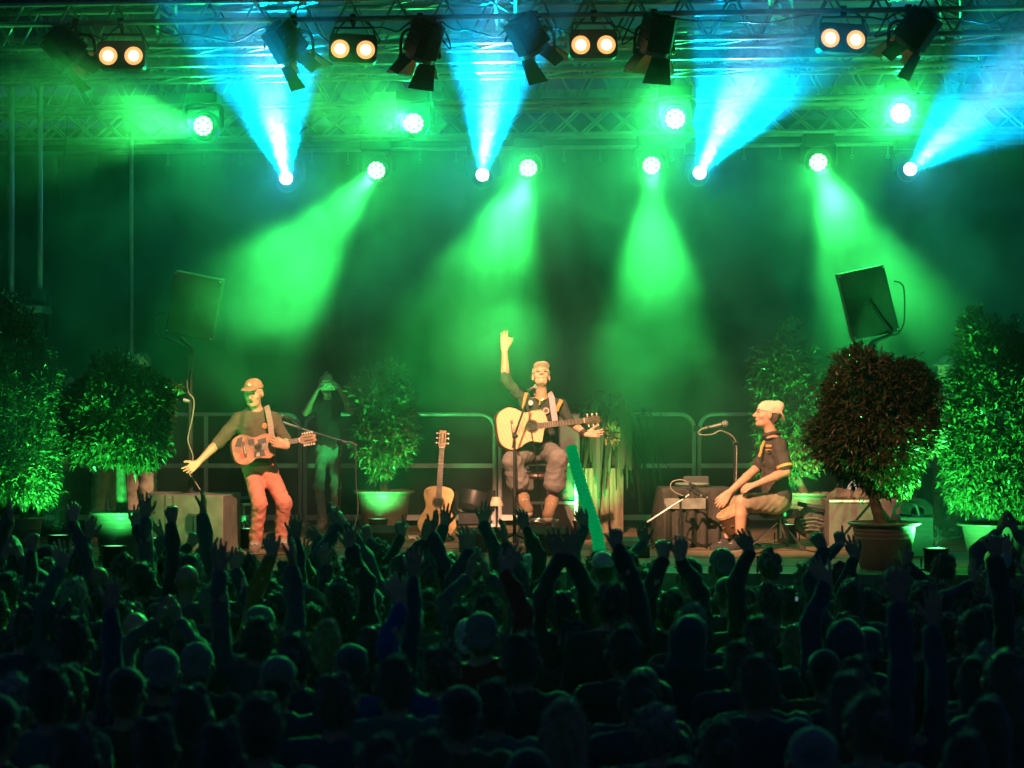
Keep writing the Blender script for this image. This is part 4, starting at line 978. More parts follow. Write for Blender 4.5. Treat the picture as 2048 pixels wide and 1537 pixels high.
MB().tube([P(850, 985, 20.66), P(856, 981, 20.66), P(862, 979, 20.66)], .0022, 4).tube([P(853, 980, 20.66), P(855, 984, 20.66), P(852, 988, 20.66), P(858, 986, 20.66)], .0022, 4).obj('signature', mat('ink', (.02, .02, .02), .5), bpy.data.objects['acoustic_guitar'])
# singer's guitar
a = P(994, 861, 19.95); b = P(1206, 838, 20.25); L = (b-a).length
guitar('acoustic_guitar', 'large acoustic guitar with a cutaway held by the seated singer', gmat(a, b, (.12, -1, .12), L/1.02), 1.02, [(0, 0), (.01, .11), (.05, .165), (.12, .198), (.19, .185), (.25, .150), (.30, .135), (.36, .148), (.42, .155), (.465, .12), (.485, .06), (.49, 0)], .10, 'dark', SPRUCE2, (.335, .045), .145, .49, .83, cut=.41)
# small guitar of the left musician
a = P(464, 904, 18.95); b = P(633, 875, 19.2); L = (b-a).length
guitar('small_guitar', 'small battered guitar held by the standing musician', gmat(a, b, (0, -1, .05), L/.80), .8, [(0, 0), (.01, .08), (.04, .12), (.10, .142), (.16, .128), (.20, .104), (.24, .098), (.29, .11), (.34, .118), (.375, .09), (.39, .04), (.395, 0)], .075, 'pale', mat('worn_top', (.36, .15, .08), .4, 0, .5, 9), (.245, .036), .115, .39, .63, fw=(.024, .02), headW=.036, pegs=5, rosette=False)
g = bpy.data.objects['small_guitar']; M = gmat(a, b, (0, -1, .05), L/.80)
for pts, nm, mt in (([(.03, .04), (.07, .11), (.12, .12), (.09, .03)], 'dark_patch', BLACKP), ([(.16, .02), (.16, .085), (.22, .085), (.22, .02)], 'dark_patch', BLACKP), ([(.25, .02), (.25, .07), (.33, .075), (.33, .02)], 'dark_patch', BLACKP), ([(.19, -.09), (.20, -.03), (.29, -.03), (.30, -.09)], 'dark_patch', BLACKP), ([(.06, -.07), (.07, -.02), (.10, -.03), (.10, -.09)], 'red_sticker', mat('red_sticker', (.5, .07, .04), .5)), ([(.21, -.08), (.225, -.045), (.25, -.05), (.245, -.085)], 'pale_sticker', BONE)):
    MB().prism(pts, .0045, .0052, M).obj(nm, mt, g)

# green foam tube waved by the crowd
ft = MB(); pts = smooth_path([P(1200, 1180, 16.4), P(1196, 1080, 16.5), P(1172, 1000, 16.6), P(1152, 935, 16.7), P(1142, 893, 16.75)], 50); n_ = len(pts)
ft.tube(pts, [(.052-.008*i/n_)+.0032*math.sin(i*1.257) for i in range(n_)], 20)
fmat = stripes('foam_lit_green', (.03, .55, .18), (.04, .66, .26), 9, 'Z', .45, .3)
bs_ = fmat.node_tree.nodes['Principled BSDF']; bs_.inputs['Emission Color'].default_value = (0, .36, .09, 1); bs_.inputs['Emission Strength'].default_value = .55; fmat.cycles.emission_sampling = 'NONE'  # emission stands in for green stage light falling on the tube
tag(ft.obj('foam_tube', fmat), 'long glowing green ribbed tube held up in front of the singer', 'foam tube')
# setlist sheets / clip at stage edge
for px, py, lab in ((828, 1085, 'crumpled paper on the stage edge left of the spare guitar'), (1646, 1107, 'crumpled paper on the stage edge left of the big pot')):
    D = 4240*1.34/(py-811); c = V((P(px, 0, D).x, D, FLOOR+.03)); S = SDF(.008); rr = random.Random(px)
    for i in range(7): S.cap(c+V((rr.uniform(-.05, .05), rr.uniform(-.04, .04), rr.uniform(-.01, .03))), c+V((rr.uniform(-.05, .05), rr.uniform(-.04, .04), rr.uniform(-.01, .03))), .012, k=.008)
    tag(sdf_obj('paper', S, mat('paper', (.6, .55, .45), .8), None, .006, 80), lab, 'paper')

for pts, lab in (([(1029, 1084), (1000, 1092), (960, 1080), (930, 1096)], 'cable lying on the stage floor by the singer\'s microphone stand'), ([(1361, 1096), (1330, 1088), (1290, 1094), (1260, 1086)], 'cable lying on the stage floor below the low microphone stand'), ([(679, 1060), (660, 1078), (620, 1084), (600, 1100)], 'cable lying on the stage floor by the pale microphone boom'), ([(1469, 1092), (1500, 1110), (1560, 1098), (1620, 1104), (1670, 1118)], 'cable snaking over the stage floor behind the percussionist')):
    q_ = []
    for x, y in pts: D = 4240*1.34/(y-811); q_.append(V((P(x, 0, D).x, D, FLOOR+.009)))
    tag(MB().tube(q_, .007, 6, 6).obj('floor_cable', CABLE), lab, 'cable')
# ------------------------------------------------------------------ people
def root_sdf(name, S, m, origin, lab, cat, group=None, wr=0, wf=30):
    vs, q = S.run(); me = bpy.data.meshes.new(name); me.from_pydata((vs-np.array(origin)).tolist(), [], q.tolist())
    me.polygons.foreach_set('use_smooth', [True]*len(me.polygons)); me.materials.append(m)
    o = bpy.data.objects.new(name, me); COL.objects.link(o); o.location = origin; ORG[o.name] = V(origin)
    return tag(o, lab, cat, group)
def lerp(a, b, t): return a+(b-a)*t
def person(lab, origin, J, o):
    g = lambda k, d=None: o.get(k, d)
    vox = g('vox', .007); k = g('k', 1.0); hc, hR = J['hd'], J['hR']
    up = (J['nk']-J['pv']).normalized(); rt = (J['sR']-J['sL']).normalized(); rt = (rt-up*rt.dot(up)).normalized(); fw = up.cross(rt)
    TR = Matrix((rt, fw, up)).transposed()
    hs = g('hs', 1.0)
    S = SDF(vox); T = head_prims(S, hc, hR, hs, g('face', True), g('mouth', 0))
    S.cap(J['nk']-up*.03, T(0, -.02, -.07), .056*k, .050*k, k=.03)
    S.ell(J['ch'], (.135*k, .085*k, .17), TR, .04); S.ell(J['ab'], (.12*k, .08*k, .15), TR, .04); S.ell(J['pv'], (.13*k, .09*k, .10), TR, .04)
    S.cap(J['sR'], J['sL'], .052*k, k=.04)
    for s in 'RL':
        sh, el, wr = J['s'+s], J['e'+s], J['w'+s]
        S.cap(sh, el, .046*k, .038*k, k=.02); S.cap(el, lerp(el, wr, .35), .039*k, .040*k, k=.015); S.cap(lerp(el, wr, .35), wr, .040*k, .027*k, k=.01)
        if 'hand'+s in J:
            a = J['hand'+s]; hand(S, wr, a[0], a[1], a[2], **a[3])
    if 'kR' in J:
        for s in 'RL':
            hp, kn, an, to = J['p'+s], J['k'+s], J['a'+s], J['t'+s]
            S.cap(hp, kn, .072*k, .053*k, k=.03); S.cap(kn, lerp(kn, an, .3), .054*k, .054*k, k=.02); S.cap(lerp(kn, an, .3), an, .054*k, .036*k, k=.01)
            S.cap(an, to, .036, .028, k=.01)
    body = root_sdf('person', S, g('skin', SKIN), origin, lab, 'person', g('group'))
    ch = lambda n, SS, m, w=.005, f=38, sd=1: sdf_obj(n, SS, m, body, w, f, sd)
    # shirt
    S = SDF(g('cvox', vox*1.15)); f_ = g('fat', 1.0)
    S.ell(J['ch'], (.160*k*f_, .110*k*f_, .20), TR, .05); S.ell(J['ab'], (.142*k*f_, .108*k*f_, .17), TR, .05); S.cap(J['sR']-up*.012, J['sL']-up*.012, .064*k, k=.05)
    S.ell(lerp(J['ab'], J['pv'], .75), (.158*k*f_, .120*k*f_, .14), TR, .05)
    sl = g('sleeve', 2.0); sw = g('sw', 1.0)
    for i, s in enumerate('RL'):
        sl_ = sl[i] if isinstance(sl, tuple) else sl
        sh, el, wr = J['s'+s], J['e'+s], J['w'+s]
        S.cap(sh, lerp(sh, el, min(1, sl_)), .060*k*sw, (.060-.010*min(1, sl_))*k*sw, k=.035)
        if sl_ > 1: S.cap(el, lerp(el, wr, sl_-1), .051*k*sw, (.051-.010*(sl_-1))*k*sw, k=.02)
    S.ell(J['nk']+up*.035+fw*.025, (.07, .07, .055), TR, .012, True)
    S.cut(J['pv']-up*g('hem', .06), -up)
    if 'kR' in J and g('skirtcut', True): pass
    sht = ch('shirt' if g('sname') is None else o['sname'], S, o['shirt'], g('wr', .006), g('wf', 34), 2)
    if 'kR' in J:
        S = SDF(g('cvox', vox*1.15)); lg = g('leg', 1.95); tw = g('tw', 1.0)
        S.ell(J['pv'], (.148*k*f_, .108*k*f_, .12), TR, .05)
        for s in 'RL':
            hp, kn, an = J['p'+s], J['k'+s], J['a'+s]
            S.cap(hp, lerp(hp, kn, min(1, lg)), .088*k*tw, .072*k*tw, k=.05)
            if lg > 1: S.cap(kn, lerp(kn, an, lg-1), .072*k*tw, (g('hemr', .060))*k*tw, k=.03)
            if g('wideleg') and lg > 1.2: pass
        ch('trousers' if lg > 1.5 else 'shorts', S, o['pants'], g('wp', .007), g('wf', 40), 5)
        if g('shoe'):
            for s in 'RL':
                an, to = J['a'+s], J['t'+s]; S = SDF(g('cvox', vox*1.15)); d = (to-an)
                fr=g('footr', 1.15); S.cap(an+V((0, 0, -.02)), lerp(an, to, .3), .048*min(fr, 1.1), .046*fr, k=.02); S.cap(an+V((0, 0, -.035)), to+d*.15, .042*fr, .040*fr, k=.03)
                so = ch('shoe', S, o['shoe'], 0)
                S = SDF(g('cvox', vox*1.15)); S.cap(an+V((0, 0, -.035))+(an-to).normalized()*.02+V((0, .0, -.03)), to+d*.15+V((0, 0, -.03)), .036*fr, .036*fr, k=.02); sdf_obj('sole', S, mat('rubber_sole', (.45, .40, .32), .6), so)
                for t_ in (.2, .4, .6):
                    c_ = lerp(an, to, t_)+V((0, -.03, .025)); MB().cyl(c_-V((.028, 0, 0)), c_+V((.028, 0, 0)), .005, n=6).obj('lace', MATS['rubber_sole'], so)
                if g('sock'): 
                    S = SDF(vox); S.cap(lerp(J['k'+s], an, .66), lerp(J['k'+s], an, .96), .052, .048, k=.01); ch('sock', S, o['sock'], 0)
    # hair / cap
    if g('hair'):
        S = SDF(g('hvox', vox)); e = lambda p, r, kk=.02, sub=False: S.ell(T(*p), V(r)*hs, hR, kk, sub)
        hl = g('hlen', 0)
        cc = -.010 if g('cap') else 0; e((0, -.026, .044+cc*1.6), (.084+cc, .100+cc, .088+cc)); e((0, -.055, -.01), (.074, .062, .075))
        for i_ in range(g('tufts', 0)):
            rt_ = random.Random(int(abs(origin[0]*1000))+i_); a_ = rt_.uniform(0, 6.3); b_ = rt_.uniform(-.1, 1.4); S.ell(T(.075*math.cos(a_)*math.cos(b_), -.03+.085*math.sin(a_)*math.cos(b_), .045+.08*math.sin(b_)), (rt_.uniform(.018, .04),)*3, None, .018)
        if hl: S.cap(T(0, -.06, -.02), T(0, -.075, -.06-hl), .075*hs, .085*hs, k=.04)
        S.ell(T(0, .10, -.03), V((.066, .075, .085))*hs, hR, .015, True)
        ho_ = ch('hair', S, o['hair'], g('hw', .006), g('hf', 90), 7)
        if g('strands') and not g('cap'): strands(ho_, T(0, 0, .05), up_=hR @ V((0, 0, 1)), seed=int(abs(origin[0])*991+abs(origin[1])*77))
    if g('cap'):
        S = SDF(g('hvox', vox)); e = lambda p, r, kk=.015, sub=False: S.ell(T(*p), V(r)*hs, hR, kk, sub)
        e((0, -.014, .050 if not g('slouch') else .036), (.087, .107, .088))
        n = hR @ V((0, 0, 1)); S.cut(T(0, 0, g('capz', .035)), -n)
        bk = -1 if g('capback') else 1
        if g('slouch'): e((0, -.085, .075), (.072, .06, .06), .04)
        if g('brim', True):
            S.ell(T(0, .112*bk-(.0 if bk > 0 else .01), .050-(0 if bk > 0 else .03)), V((.080, .070, .0085))*hs, hR @ Matrix.Rotation(g('brimrot', -.22) if bk > 0 else .85, 3, 'X'), .012)
        ch('cap', S, o['cap'], .002, 60, 3)
    if g('eyes'):
        for s in (-1, 1):
            S = SDF(.003); S.ell(T(s*.031, .0895, .002), (.014, .007, .0055), hR, .002); ch('eye', S, DARKSKIN, 0)
            S = SDF(.003); S.cap(T(s*.018, .0925, .023), T(s*.046, .085, .025), .0045, k=.002); ch('eyebrow', S, DARKSKIN, 0)
        if g('mouth'): S = SDF(.003); S.ell(T(0, .083, -.068), (.017, .008, .004+.011*o['mouth']), hR, .002); ch('mouth', S, DARKSKIN, 0)
    return body, T, TR
def strands(o, c, up_, seed, n=650):
    me = o.data; rr = random.Random(seed); N_ = len(me.vertices); off = o.matrix_world.to_translation() if False else ORG[o.name]; c = V(c)-off
    vs = [tuple(v.co) for v in me.vertices]; fs = [tuple(p.vertices) for p in me.polygons]; curly = rr.random() < .4; st = rr.uniform(.012, .03)
    cand = rr.sample(range(N_), min(n, N_))
    for i in cand:
        v = me.vertices[i]; p = v.co.copy(); nn = v.normal; L = st*rr.uniform(.5, 1.5); dr = (nn+V((rr.gauss(0, .45), rr.gauss(0, .45), rr.gauss(0, .45)-(.3 if not curly else 0)))).normalized()
        s_ = dr.cross(V((rr.gauss(0, 1), rr.gauss(0, 1), rr.gauss(0, 1)))).normalized()*.0028; k = len(vs)
        vs += [tuple(p-s_), tuple(p+s_), tuple(p+dr*L)]; fs.append((k, k+1, k+2))
    m2 = bpy.data.meshes.new('hair'); m2.from_pydata(vs, [], fs); m2.polygons.foreach_set('use_smooth', [True]*len(fs)); m2.materials.append(me.materials[0]); o.data = m2
def mk(D0):
    return lambda x, y, d=0: P(x, y, D0+d)
CLO = lambda n, c, **k: mat(n, c, k.get('rough', .85), 0, k.get('var', .12), k.get('scale', 6), k.get('bump', .5), k.get('bscale', 25), sheen=k.get('sheen', 0))

# --- left musician
j = mk(19.4); hR = frame((-.20, -1, -.10), (-.06, -.1, 1))
J = dict(hd=j(507, 787, -.12), hR=hR, nk=j(513, 824, -.04), ch=j(512, 852, -.04), ab=j(515, 893, -.03), pv=j(518, 924, 0),
    sR=j(478, 840, -.02), sL=j(545, 838, 0), eR=j(440, 882, -.05), wR=j(396, 926, -.2), eL=j(570, 880, -.08), wL=j(574, 893, -.43),
    pR=j(503, 938, 0), pL=j(534, 936, .02), kR=j(519, 1008, -.2), aR=j(511, 1086, .0), tR=j(508, 1099, -.19), kL=j(568, 1006, -.14), aL=j(560, 1080, .05), tL=j(578, 1098, -.12))
J['handR'] = (P(366, 948, 19.1)-P(394, 926, 19.2), (.25, -.75, .6), (.3, -.2, 1), dict(curl=(.05, .12, .15, .2), spread=.25, thumb=.75, sc=1.05))
J['handL'] = (V((-1, -.1, .30)), (0.1, 1, .1), (0, 0, 1), dict(curl=(.25, .28, .3, .3), spread=.1, thumb=.3, sc=1.05, tcurl=.5))

bd, T, TR = person('standing guitarist in a dark sweater, salmon trousers and brown cap, right arm stretched out', P(535, 1104, 19.4), J, dict(eyes=1, hvox=.0045, mouth=1, shirt=CLO('sweater', (.10, .085, .055)), sleeve=(1.12, 1.35), sw=1.12, fat=1.05, hem=.03,
    pants=CLO('salmon_trousers', (.56, .20, .15)), leg=1.97, tw=.98, shoe=CLO('sneaker', (.22, .17, .15)), hair=mat('hair_dark', (.02, .012, .008), .6, 0, .3, 30, .6, 200), cap=CLO('brown_cap', (.40, .24, .14)), capz=.045, wr=.0045, wp=.0042, wf=52))
MB().box(T(0, .098, .085), (.03, .008, .022), hR).obj('cap_badge', BONE, bd)
STRAP = stripes('woven_strap', (.55, .30, .12), (.12, .25, .35), 26, 'Z', .7)
def strap(pts, w, m, par, n=.004):
    pts = smooth_path([V(p) for p in pts], 6); mb = MB(); L_ = []
    for i, p in enumerate(pts):
        d = (pts[min(i+1, len(pts)-1)]-pts[max(i-1, 0)]).normalized(); s_ = d.cross(V((0, -1, 0))).normalized()*w/2; L_.append((p-s_, p+s_, p+s_+V((0, n, 0)), p-s_+V((0, n, 0))))
    vs = [q for r in L_ for q in r]; fs = []
    for i in range(len(L_)-1):
        for k in range(4): fs.append((4*i+k, 4*i+(k+1) % 4, 4*i+4+(k+1) % 4, 4*i+4+k))
    mb.add(vs, fs); return mb.obj('guitar_strap', m, par)
strap([P(533, 812, 19.30), P(536, 824, 19.24), P(541, 850, 19.22), P(543, 868, 19.2), P(548, 884, 19.12)], .05, STRAP, bpy.data.objects['small_guitar'])
MB().cyl(P(530, 852, 19.25), P(530, 852, 19.262), .028, n=20).obj('chest_badge', mat('badge_orange', (.5, .25, .08), .6), bd)
MB().box(P(520, 922, 19.27), (.17, .03, .035)).obj('belt', BLACKP, bd)

# --- seated singer
j = mk(20.4); hR = frame((.04, -1, .68), (.02, .68, 1))
J = dict(hd=j(1082, 754, -.03), hR=hR, nk=j(1084, 797, 0), ch=j(1085, 832, 0), ab=j(1081, 872, 0), pv=j(1074, 903, 0),
    sR=j(1052, 806, 0), sL=j(1120, 810, 0), eR=j(1011, 762, -.04), wR=j(1009, 700, -.07), eL=j(1142, 846, -.1), wL=j(1171, 868, -.32),
    pR=j(1060, 905, 0), pL=j(1094, 905, 0), kR=j(1024, 922, -.40), aR=j(1043, 988, -.22), tR=j(1054, 1016, -.38), kL=j(1116, 917, -.42), aL=j(1105, 995, -.28), tL=j(1097, 1026, -.42))
J['handR'] = (V((.06, 0, 1)), (.1, -1, 0), (1, 0, 0), dict(curl=(.85, .12, .06, .04), spread=.14, thumb=.55, sc=1.12, tcurl=.5))
J['handL'] = (V((1, -.35, -.02)), (0, -.75, .65), (.2, .4, .9), dict(curl=(.05, .08, .12, .18), spread=.28, thumb=.7, sc=1.1))
bd, T, TR = person('seated singer in a beige cap with the right arm raised, playing on a bar stool', P(1074, 1085, 20.4), J, dict(eyes=1, hvox=.0045, shirt=CLO('black_tee', (.035, .033, .03)), sleeve=(1.20, .92), sw=1.0, fat=1.0, hem=.05,
    pants=CLO('grey_denim', (.17, .155, .14), scale=3, var=.15), leg=1.62, tw=1.25, hemr=.088, brimrot=.12, footr=1.35, shoe=CLO('tan_boot', (.22, .14, .085)), sock=stripes('striped_sock', (.65, .16, .22), (.15, .18, .4), 14, 'Z', .8), cap=CLO('beige_cap', (.72, .60, .42)), capz=.03, wp=.0042, wf=48))
strap([P(1098, 786, 20.32), P(1103, 795, 20.26), P(1106, 815, 20.22), P(1110, 842, 20.2)], .055, stripes('blue_strap', (.20, .32, .55), (.65, .28, .10), 22, 'Z', .7), bpy.data.objects['acoustic_guitar.001'])
strap([P(1053, 786, 20.31), P(1050, 798, 20.27), P(1047, 818, 20.25)], .03, stripes('bright_stripe', (.6, .10, .06), (.6, .45, .08), 18, 'Z', .7), bd).name = 'shoulder_stripe'
strap([P(1123, 800, 20.27), P(1118, 810, 20.24), P(1113, 822, 20.25)], .035, MATS['bright_stripe'], bd).name = 'shoulder_stripe'
for x, y, r, mt in ((1061, 806, .024, BONE), (1092, 822, .032, mat('badge_grey', (.45, .40, .33), .6)), (1092, 822, .018, mat('badge_dark', (.12, .08, .06), .6))):
    MB().cyl(P(x, y, 20.265-.004*(r < .02)), P(x, y, 20.28), r, n=18).obj('pin_badge', mt, bd)
MB().tube([P(1068, 788, 20.29), P(1074, 795, 20.26), P(1080, 801, 20.25), P(1087, 798, 20.25), P(1095, 788, 20.29)], .007, 6, 4).cyl(P(1080, 801, 20.24), P(1079, 810, 20.23), .009).obj('necklace', mat('brass', (.7, .5, .2), .35, .8), bd)
for k in range(3): MB().lathe([(.034, -.005), (.038, 0), (.034, .005)], P(1165+3*k, 866+k, 20.1-.015*k), (P(1171, 868, 20.08)-P(1142, 846, 20.3)).to_track_quat('Z', 'Y').to_matrix(), 16).obj('bracelet', DARKSKIN, bd)

# --- percussionist
j = mk(19.6); hR = frame((-1, -.12, .20), (.10, 0, 1))
J = dict(hd=j(1534, 829, -.02), hR=hR, nk=j(1546, 874, 0), ch=j(1546, 915, 0), ab=j(1550, 962, 0), pv=j(1556, 1003, 0),
    sR=j(1552, 890, .19), sL=j(1558, 892, -.19), eR=j(1512, 938, .16), wR=j(1458, 986, -.02), eL=j(1572, 944, -.26), wL=j(1514, 969, -.36),
    pR=j(1550, 1006, .10), pL=j(1550, 1008, -.12), kR=j(1448, 1008, .05), aR=j(1458, 1082, .05), tR=j(1432, 1096, .02), kL=j(1483, 1004, -.27), aL=j(1480, 1084, -.24), tL=j(1452, 1098, -.28))
J['handR'] = (V((-.6, -.35, -.75)), (-.5, .3, -.6), (0, -1, 0), dict(curl=(.25, .25, .3, .3), spread=.08, thumb=.4, sc=1.1))
J['handL'] = (V((-1, -.05, -.16)), (0, .25, -1), (0, -.0, -1), dict(curl=(.4, .42, .45, .45), spread=.06, thumb=.3, sc=1.1))
bd, T, TR = person('percussionist in profile with a cream cap worn backwards, dark short sleeved shirt and shorts', P(1530, 1101, 19.6), J, dict(eyes=1, hvox=.0045, mouth=.4, shirt=CLO('dark_workshirt', (.062, .052, .045)), sleeve=.80, sw=1.28, fat=1.10, hem=.10, sname='shirt',
    pants=CLO('olive_shorts', (.27, .22, .15)), leg=.84, tw=1.12, shoe=CLO('black_shoe', (.04, .04, .04)), hair=mat('hair_grey', (.10, .08, .06), .6, 0, .3, 30, .6, 200), cap=CLO('cream_cap', (.78, .64, .44)), capback=1, slouch=1, capz=.02, wr=.0045, wp=.0042, wf=50, k=1.04, hs=1.06, hw=.002))
e0, s0 = J['eL'], J['sL']; q = lerp(s0, e0, .80); MB().lathe([(.068, -.014), (.077, -.012), (.077, .012), (.068, .014)], q, (e0-s0).to_track_quat('Z', 'Y').to_matrix(), 24).obj('sleeve_band', mat('gold_band', (.65, .40, .12), .6), bd)
c = J['ch']; 
MB().box(P(1537, 892, 19.37), (.055, .014, .022), Matrix.Rotation(.05, 3, 'Y')).box(P(1537, 900, 19.37), (.055, .012, .008)).obj('name_patch', mat('patch_orange', (.65, .32, .12), .6), bd)
strap([P(1529, 882, 19.45), P(1524, 892, 19.42), P(1521, 905, 19.42), P(1518, 914, 19.43)], .022, mat('yellow_tie', (.6, .42, .10), .6), bd).name = 'placket'
MB().tube([P(1526, 872, 19.5), P(1536, 869, 19.42), P(1549, 866, 19.43), P(1560, 868, 19.5)], .018, 8, 4).obj('collar', MATS['dark_workshirt'], bd)
for k in range(5): MB().cyl(P(1526-k*1.0, 925+k*13, 19.45), P(1526-k*1.0, 925+k*13, 19.435), .007, n=8).obj('button', DARKSKIN, bd)
dr = thing('hand_drum', 'small round hand drum with jingles held between the knees of the percussionist', 'hand drum', tuple(P(1463, 1032, 19.5)))
Rd = frame((.35, .5, .6), (0, 1, 0)); Rd = (V((-.55, -.25, 1))).to_track_quat('Z', 'Y').to_matrix(); c = P(1463, 1030, 19.46)
MB().lathe([(.115, -.14), (.125, -.14), (.125, .04), (.115, .04), (.115, -.14)], c, Rd, 30).obj('shell', mat('drum_shell', (.10, .05, .03), .3), dr)
MB().lathe([(0, .044), (.12, .044), (.122, .04)], c, Rd, 30).obj('drum_head', mat('drum_skin', (.72, .55, .36), .5), dr)
MB().lathe([(.126, .02), (.134, .022), (.134, .046), (.126, .046)], c, Rd, 30).obj('rim', mat('rim_wood', (.55, .38, .22), .4), dr)
for i in range(8): a = i*PI/4; MB().cyl(c+Rd @ V((.13*math.cos(a), .13*math.sin(a), -.06)), c+Rd @ V((.13*math.cos(a), .13*math.sin(a), -.05)), .018, n=12).obj('jingle', CHROME, dr)

# --- person filming at the back
j = mk(23.1); hR = frame((-.02, -1, -.12), (0, -.12, 1))
J = dict(hd=j(653, 764, 0), hR=hR, nk=j(655, 797, 0), ch=j(655, 828, 0), ab=j(656, 862, 0), pv=j(656, 892, 0), sR=j(630, 810, 0), sL=j(681, 810, 0),
    eR=j(611, 826, -.15), wR=j(631, 788, -.33), eL=j(702, 822, -.15), wL=j(683, 786, -.33), pR=j(644, 898, 0), pL=j(669, 898, 0),
    kR=j(638, 972, -.04), aR=j(645, 1042, .05), tR=j(641, 1052, -.12), kL=j(672, 972, 0), aL=j(671, 1040, .08), tL=j(673, 1050, -.1))
J['handR'] = (V((.5, -.1, 1)), (1, 0, -.2), (0, -1, 0), dict(curl=(.3, .4, .5, .5), spread=.1, thumb=.4, sc=1.1)); J['handL'] = (V((-.5, -.1, 1)), (-1, 0, -.2), (0, -1, 0), dict(curl=(.3, .4, .5, .5), spread=.1, thumb=.4, sc=1.1))
bd, T, TR = person('person at the back filming with a phone held up in both hands, light jeans', P(656, 1056, 23.1), J, dict(vox=.009, k=.88, shirt=CLO('black_top', (.03, .03, .03)), sleeve=.5, pants=CLO('light_jeans', (.36, .40, .38)), leg=1.95, tw=.9, shoe=CLO('pale_sneaker', (.55, .48, .38)), hair=mat('long_dark_hair', (.025, .015, .01), .6, 0, .3, 30, .6, 150), hlen=.22))
ph = thing('phone', 'bright phone held up sideways by the person filming at the back', 'phone', tuple(P(656, 774, 22.72)))
MB().box(P(656, 774, 22.72), (.155, .012, .078)).obj('case', mat('phone_case', (.65, .66, .5), .5, 0, .5, 60), ph, bevel=.004); MB().box(P(667, 770, 22.712), (.026, .006, .026)).obj('camera', BLACKP, ph)

# --- people standing in the wings
def stander(lab, px, D, ytop, face, o, lean=0, faced=(0, -1, 0)):
    z = lambda f: FLOOR+f*H
    H = P(0, ytop, D).z-FLOOR; x = P(px, 0, D).x; f = V(faced).normalized(); r = V((-f.y, f.x, 0))*-1 if False else f.cross(V((0, 0, 1)))
    q = lambda a, b_, c: V((x, D, 0))+r*a*H/1.75+f*b_+V((0, 0, FLOOR+c*H))
    J = dict(hd=q(0, .02, .925), hR=frame(f, (0, 0, 1)), nk=q(0, 0, .835), ch=q(0, 0, .74), ab=q(0, 0, .63), pv=q(0, 0, .53), sR=q(.19, 0, .80), sL=q(-.19, 0, .80), eR=q(.23, -.02, .63), wR=q(.21, .10, .49), eL=q(-.23, -.02, .63), wL=q(-.21, .1, .49),
        pR=q(.085, 0, .50), pL=q(-.085, 0, .50), kR=q(.09, .02, .28), aR=q(.10, -.01, .05), tR=q(.11, .15, .02), kL=q(-.09, .02, .28), aL=q(-.10, -.01, .05), tL=q(-.11, .15, .02))
    for s in (1, -1): J['hand'+('R' if s > 0 else 'L')] = (V((0, 0, -1))+f*.2, -r*s, f, dict(sc=1.0))
    return person(lab, V((x, D, FLOOR)), J, dict(vox=.011, **o))
HB = mat('hair_brown', (.05, .03, .018), .7, 0, .3, 30, .6, 150)
stander('bystander in grey trousers half hidden behind the round shrub on the left, head above it', 284, 20.9, 702, 1, dict(shirt=CLO('dark_coat', (.03, .032, .035)), pants=CLO('grey_trousers', (.26, .24, .19)), tw=1.15, shoe=MATS['black_shoe'], hair=HB), faced=(-.6, -1, 0))
stander('bystander in pale brown trousers behind the trunk of the round shrub on the left', 214, 21.6, 735, 1, dict(shirt=MATS['dark_coat'], pants=CLO('pale_brown_trousers', (.36, .28, .19)), tw=1.1, shoe=MATS['black_shoe'], hair=HB), faced=(.5, -1, 0))
stander('bystander whose face shows between the two shrubs on the left', 134, 22.3, 752, 1, dict(shirt=MATS['dark_coat'], pants=MATS['black_tee'], shoe=MATS['black_shoe'], hair=HB), faced=(.9, -.5, 0))
stander('bystander with a pale cap watching between the two shrubs on the right', 1896, 21.5, 712, 1, dict(shirt=CLO('tan_coat', (.35, .24, .14)), pants=MATS['black_tee'], shoe=MATS['black_shoe'], cap=CLO('pale_cap', (.45, .42, .36)), capz=.03), faced=(-.8, -.6, 0))
# ------------------------------------------------------------------ the crowd, seen from behind
JACK = {n: CLO('jacket_'+n, c, bump=.35, sheen=.45) for n, c in dict(black=(.04, .04, .045), navy=(.03, .045, .10), blue=(.015, .06, .30), yellow=(.32, .20, .03), red=(.26, .03, .02), grey=(.10, .10, .11), olive=(.07, .07, .035), teal=(.03, .14, .13), purple=(.07, .04, .09), pale=(.35, .36, .35)).items()}
JLAB = dict(black='black', navy='navy', blue='bright blue', yellow='mustard yellow', red='dark red', grey='grey', olive='olive', teal='teal', purple='purplish', pale='pale')
HAIRS = {n: mat('crowd_hair_'+n, c, .45, 0, .4, 40, 1, 160, sheen=.8) for n, c in dict(dark=(.025, .018, .012), brown=(.08, .05, .03), blond=(.30, .22, .11), grey=(.25, .24, .22)).items()}
CAPM = {n: CLO('crowd_cap_'+n, c, sheen=.6) for n, c in dict(black=(.02, .02, .025), blue=(.03, .05, .12), rust=(.30, .08, .03), grey=(.16, .16, .16), white=(.55, .55, .5)).items()}
DENIM = CLO('crowd_trousers', (.03, .035, .05))
def ik(s, w, l1, l2, bend):
    d = (w-s); L = d.length; sc_ = max(1, L/(l1+l2)*1.002); l1 *= sc_; l2 *= sc_
    a = (l1*l1-l2*l2+L*L)/(2*L); h = math.sqrt(max(0, l1*l1-a*a)); n = d.normalized(); b = (V(bend)-n*V(bend).dot(n))
    return s+n*a+b.normalized()*h
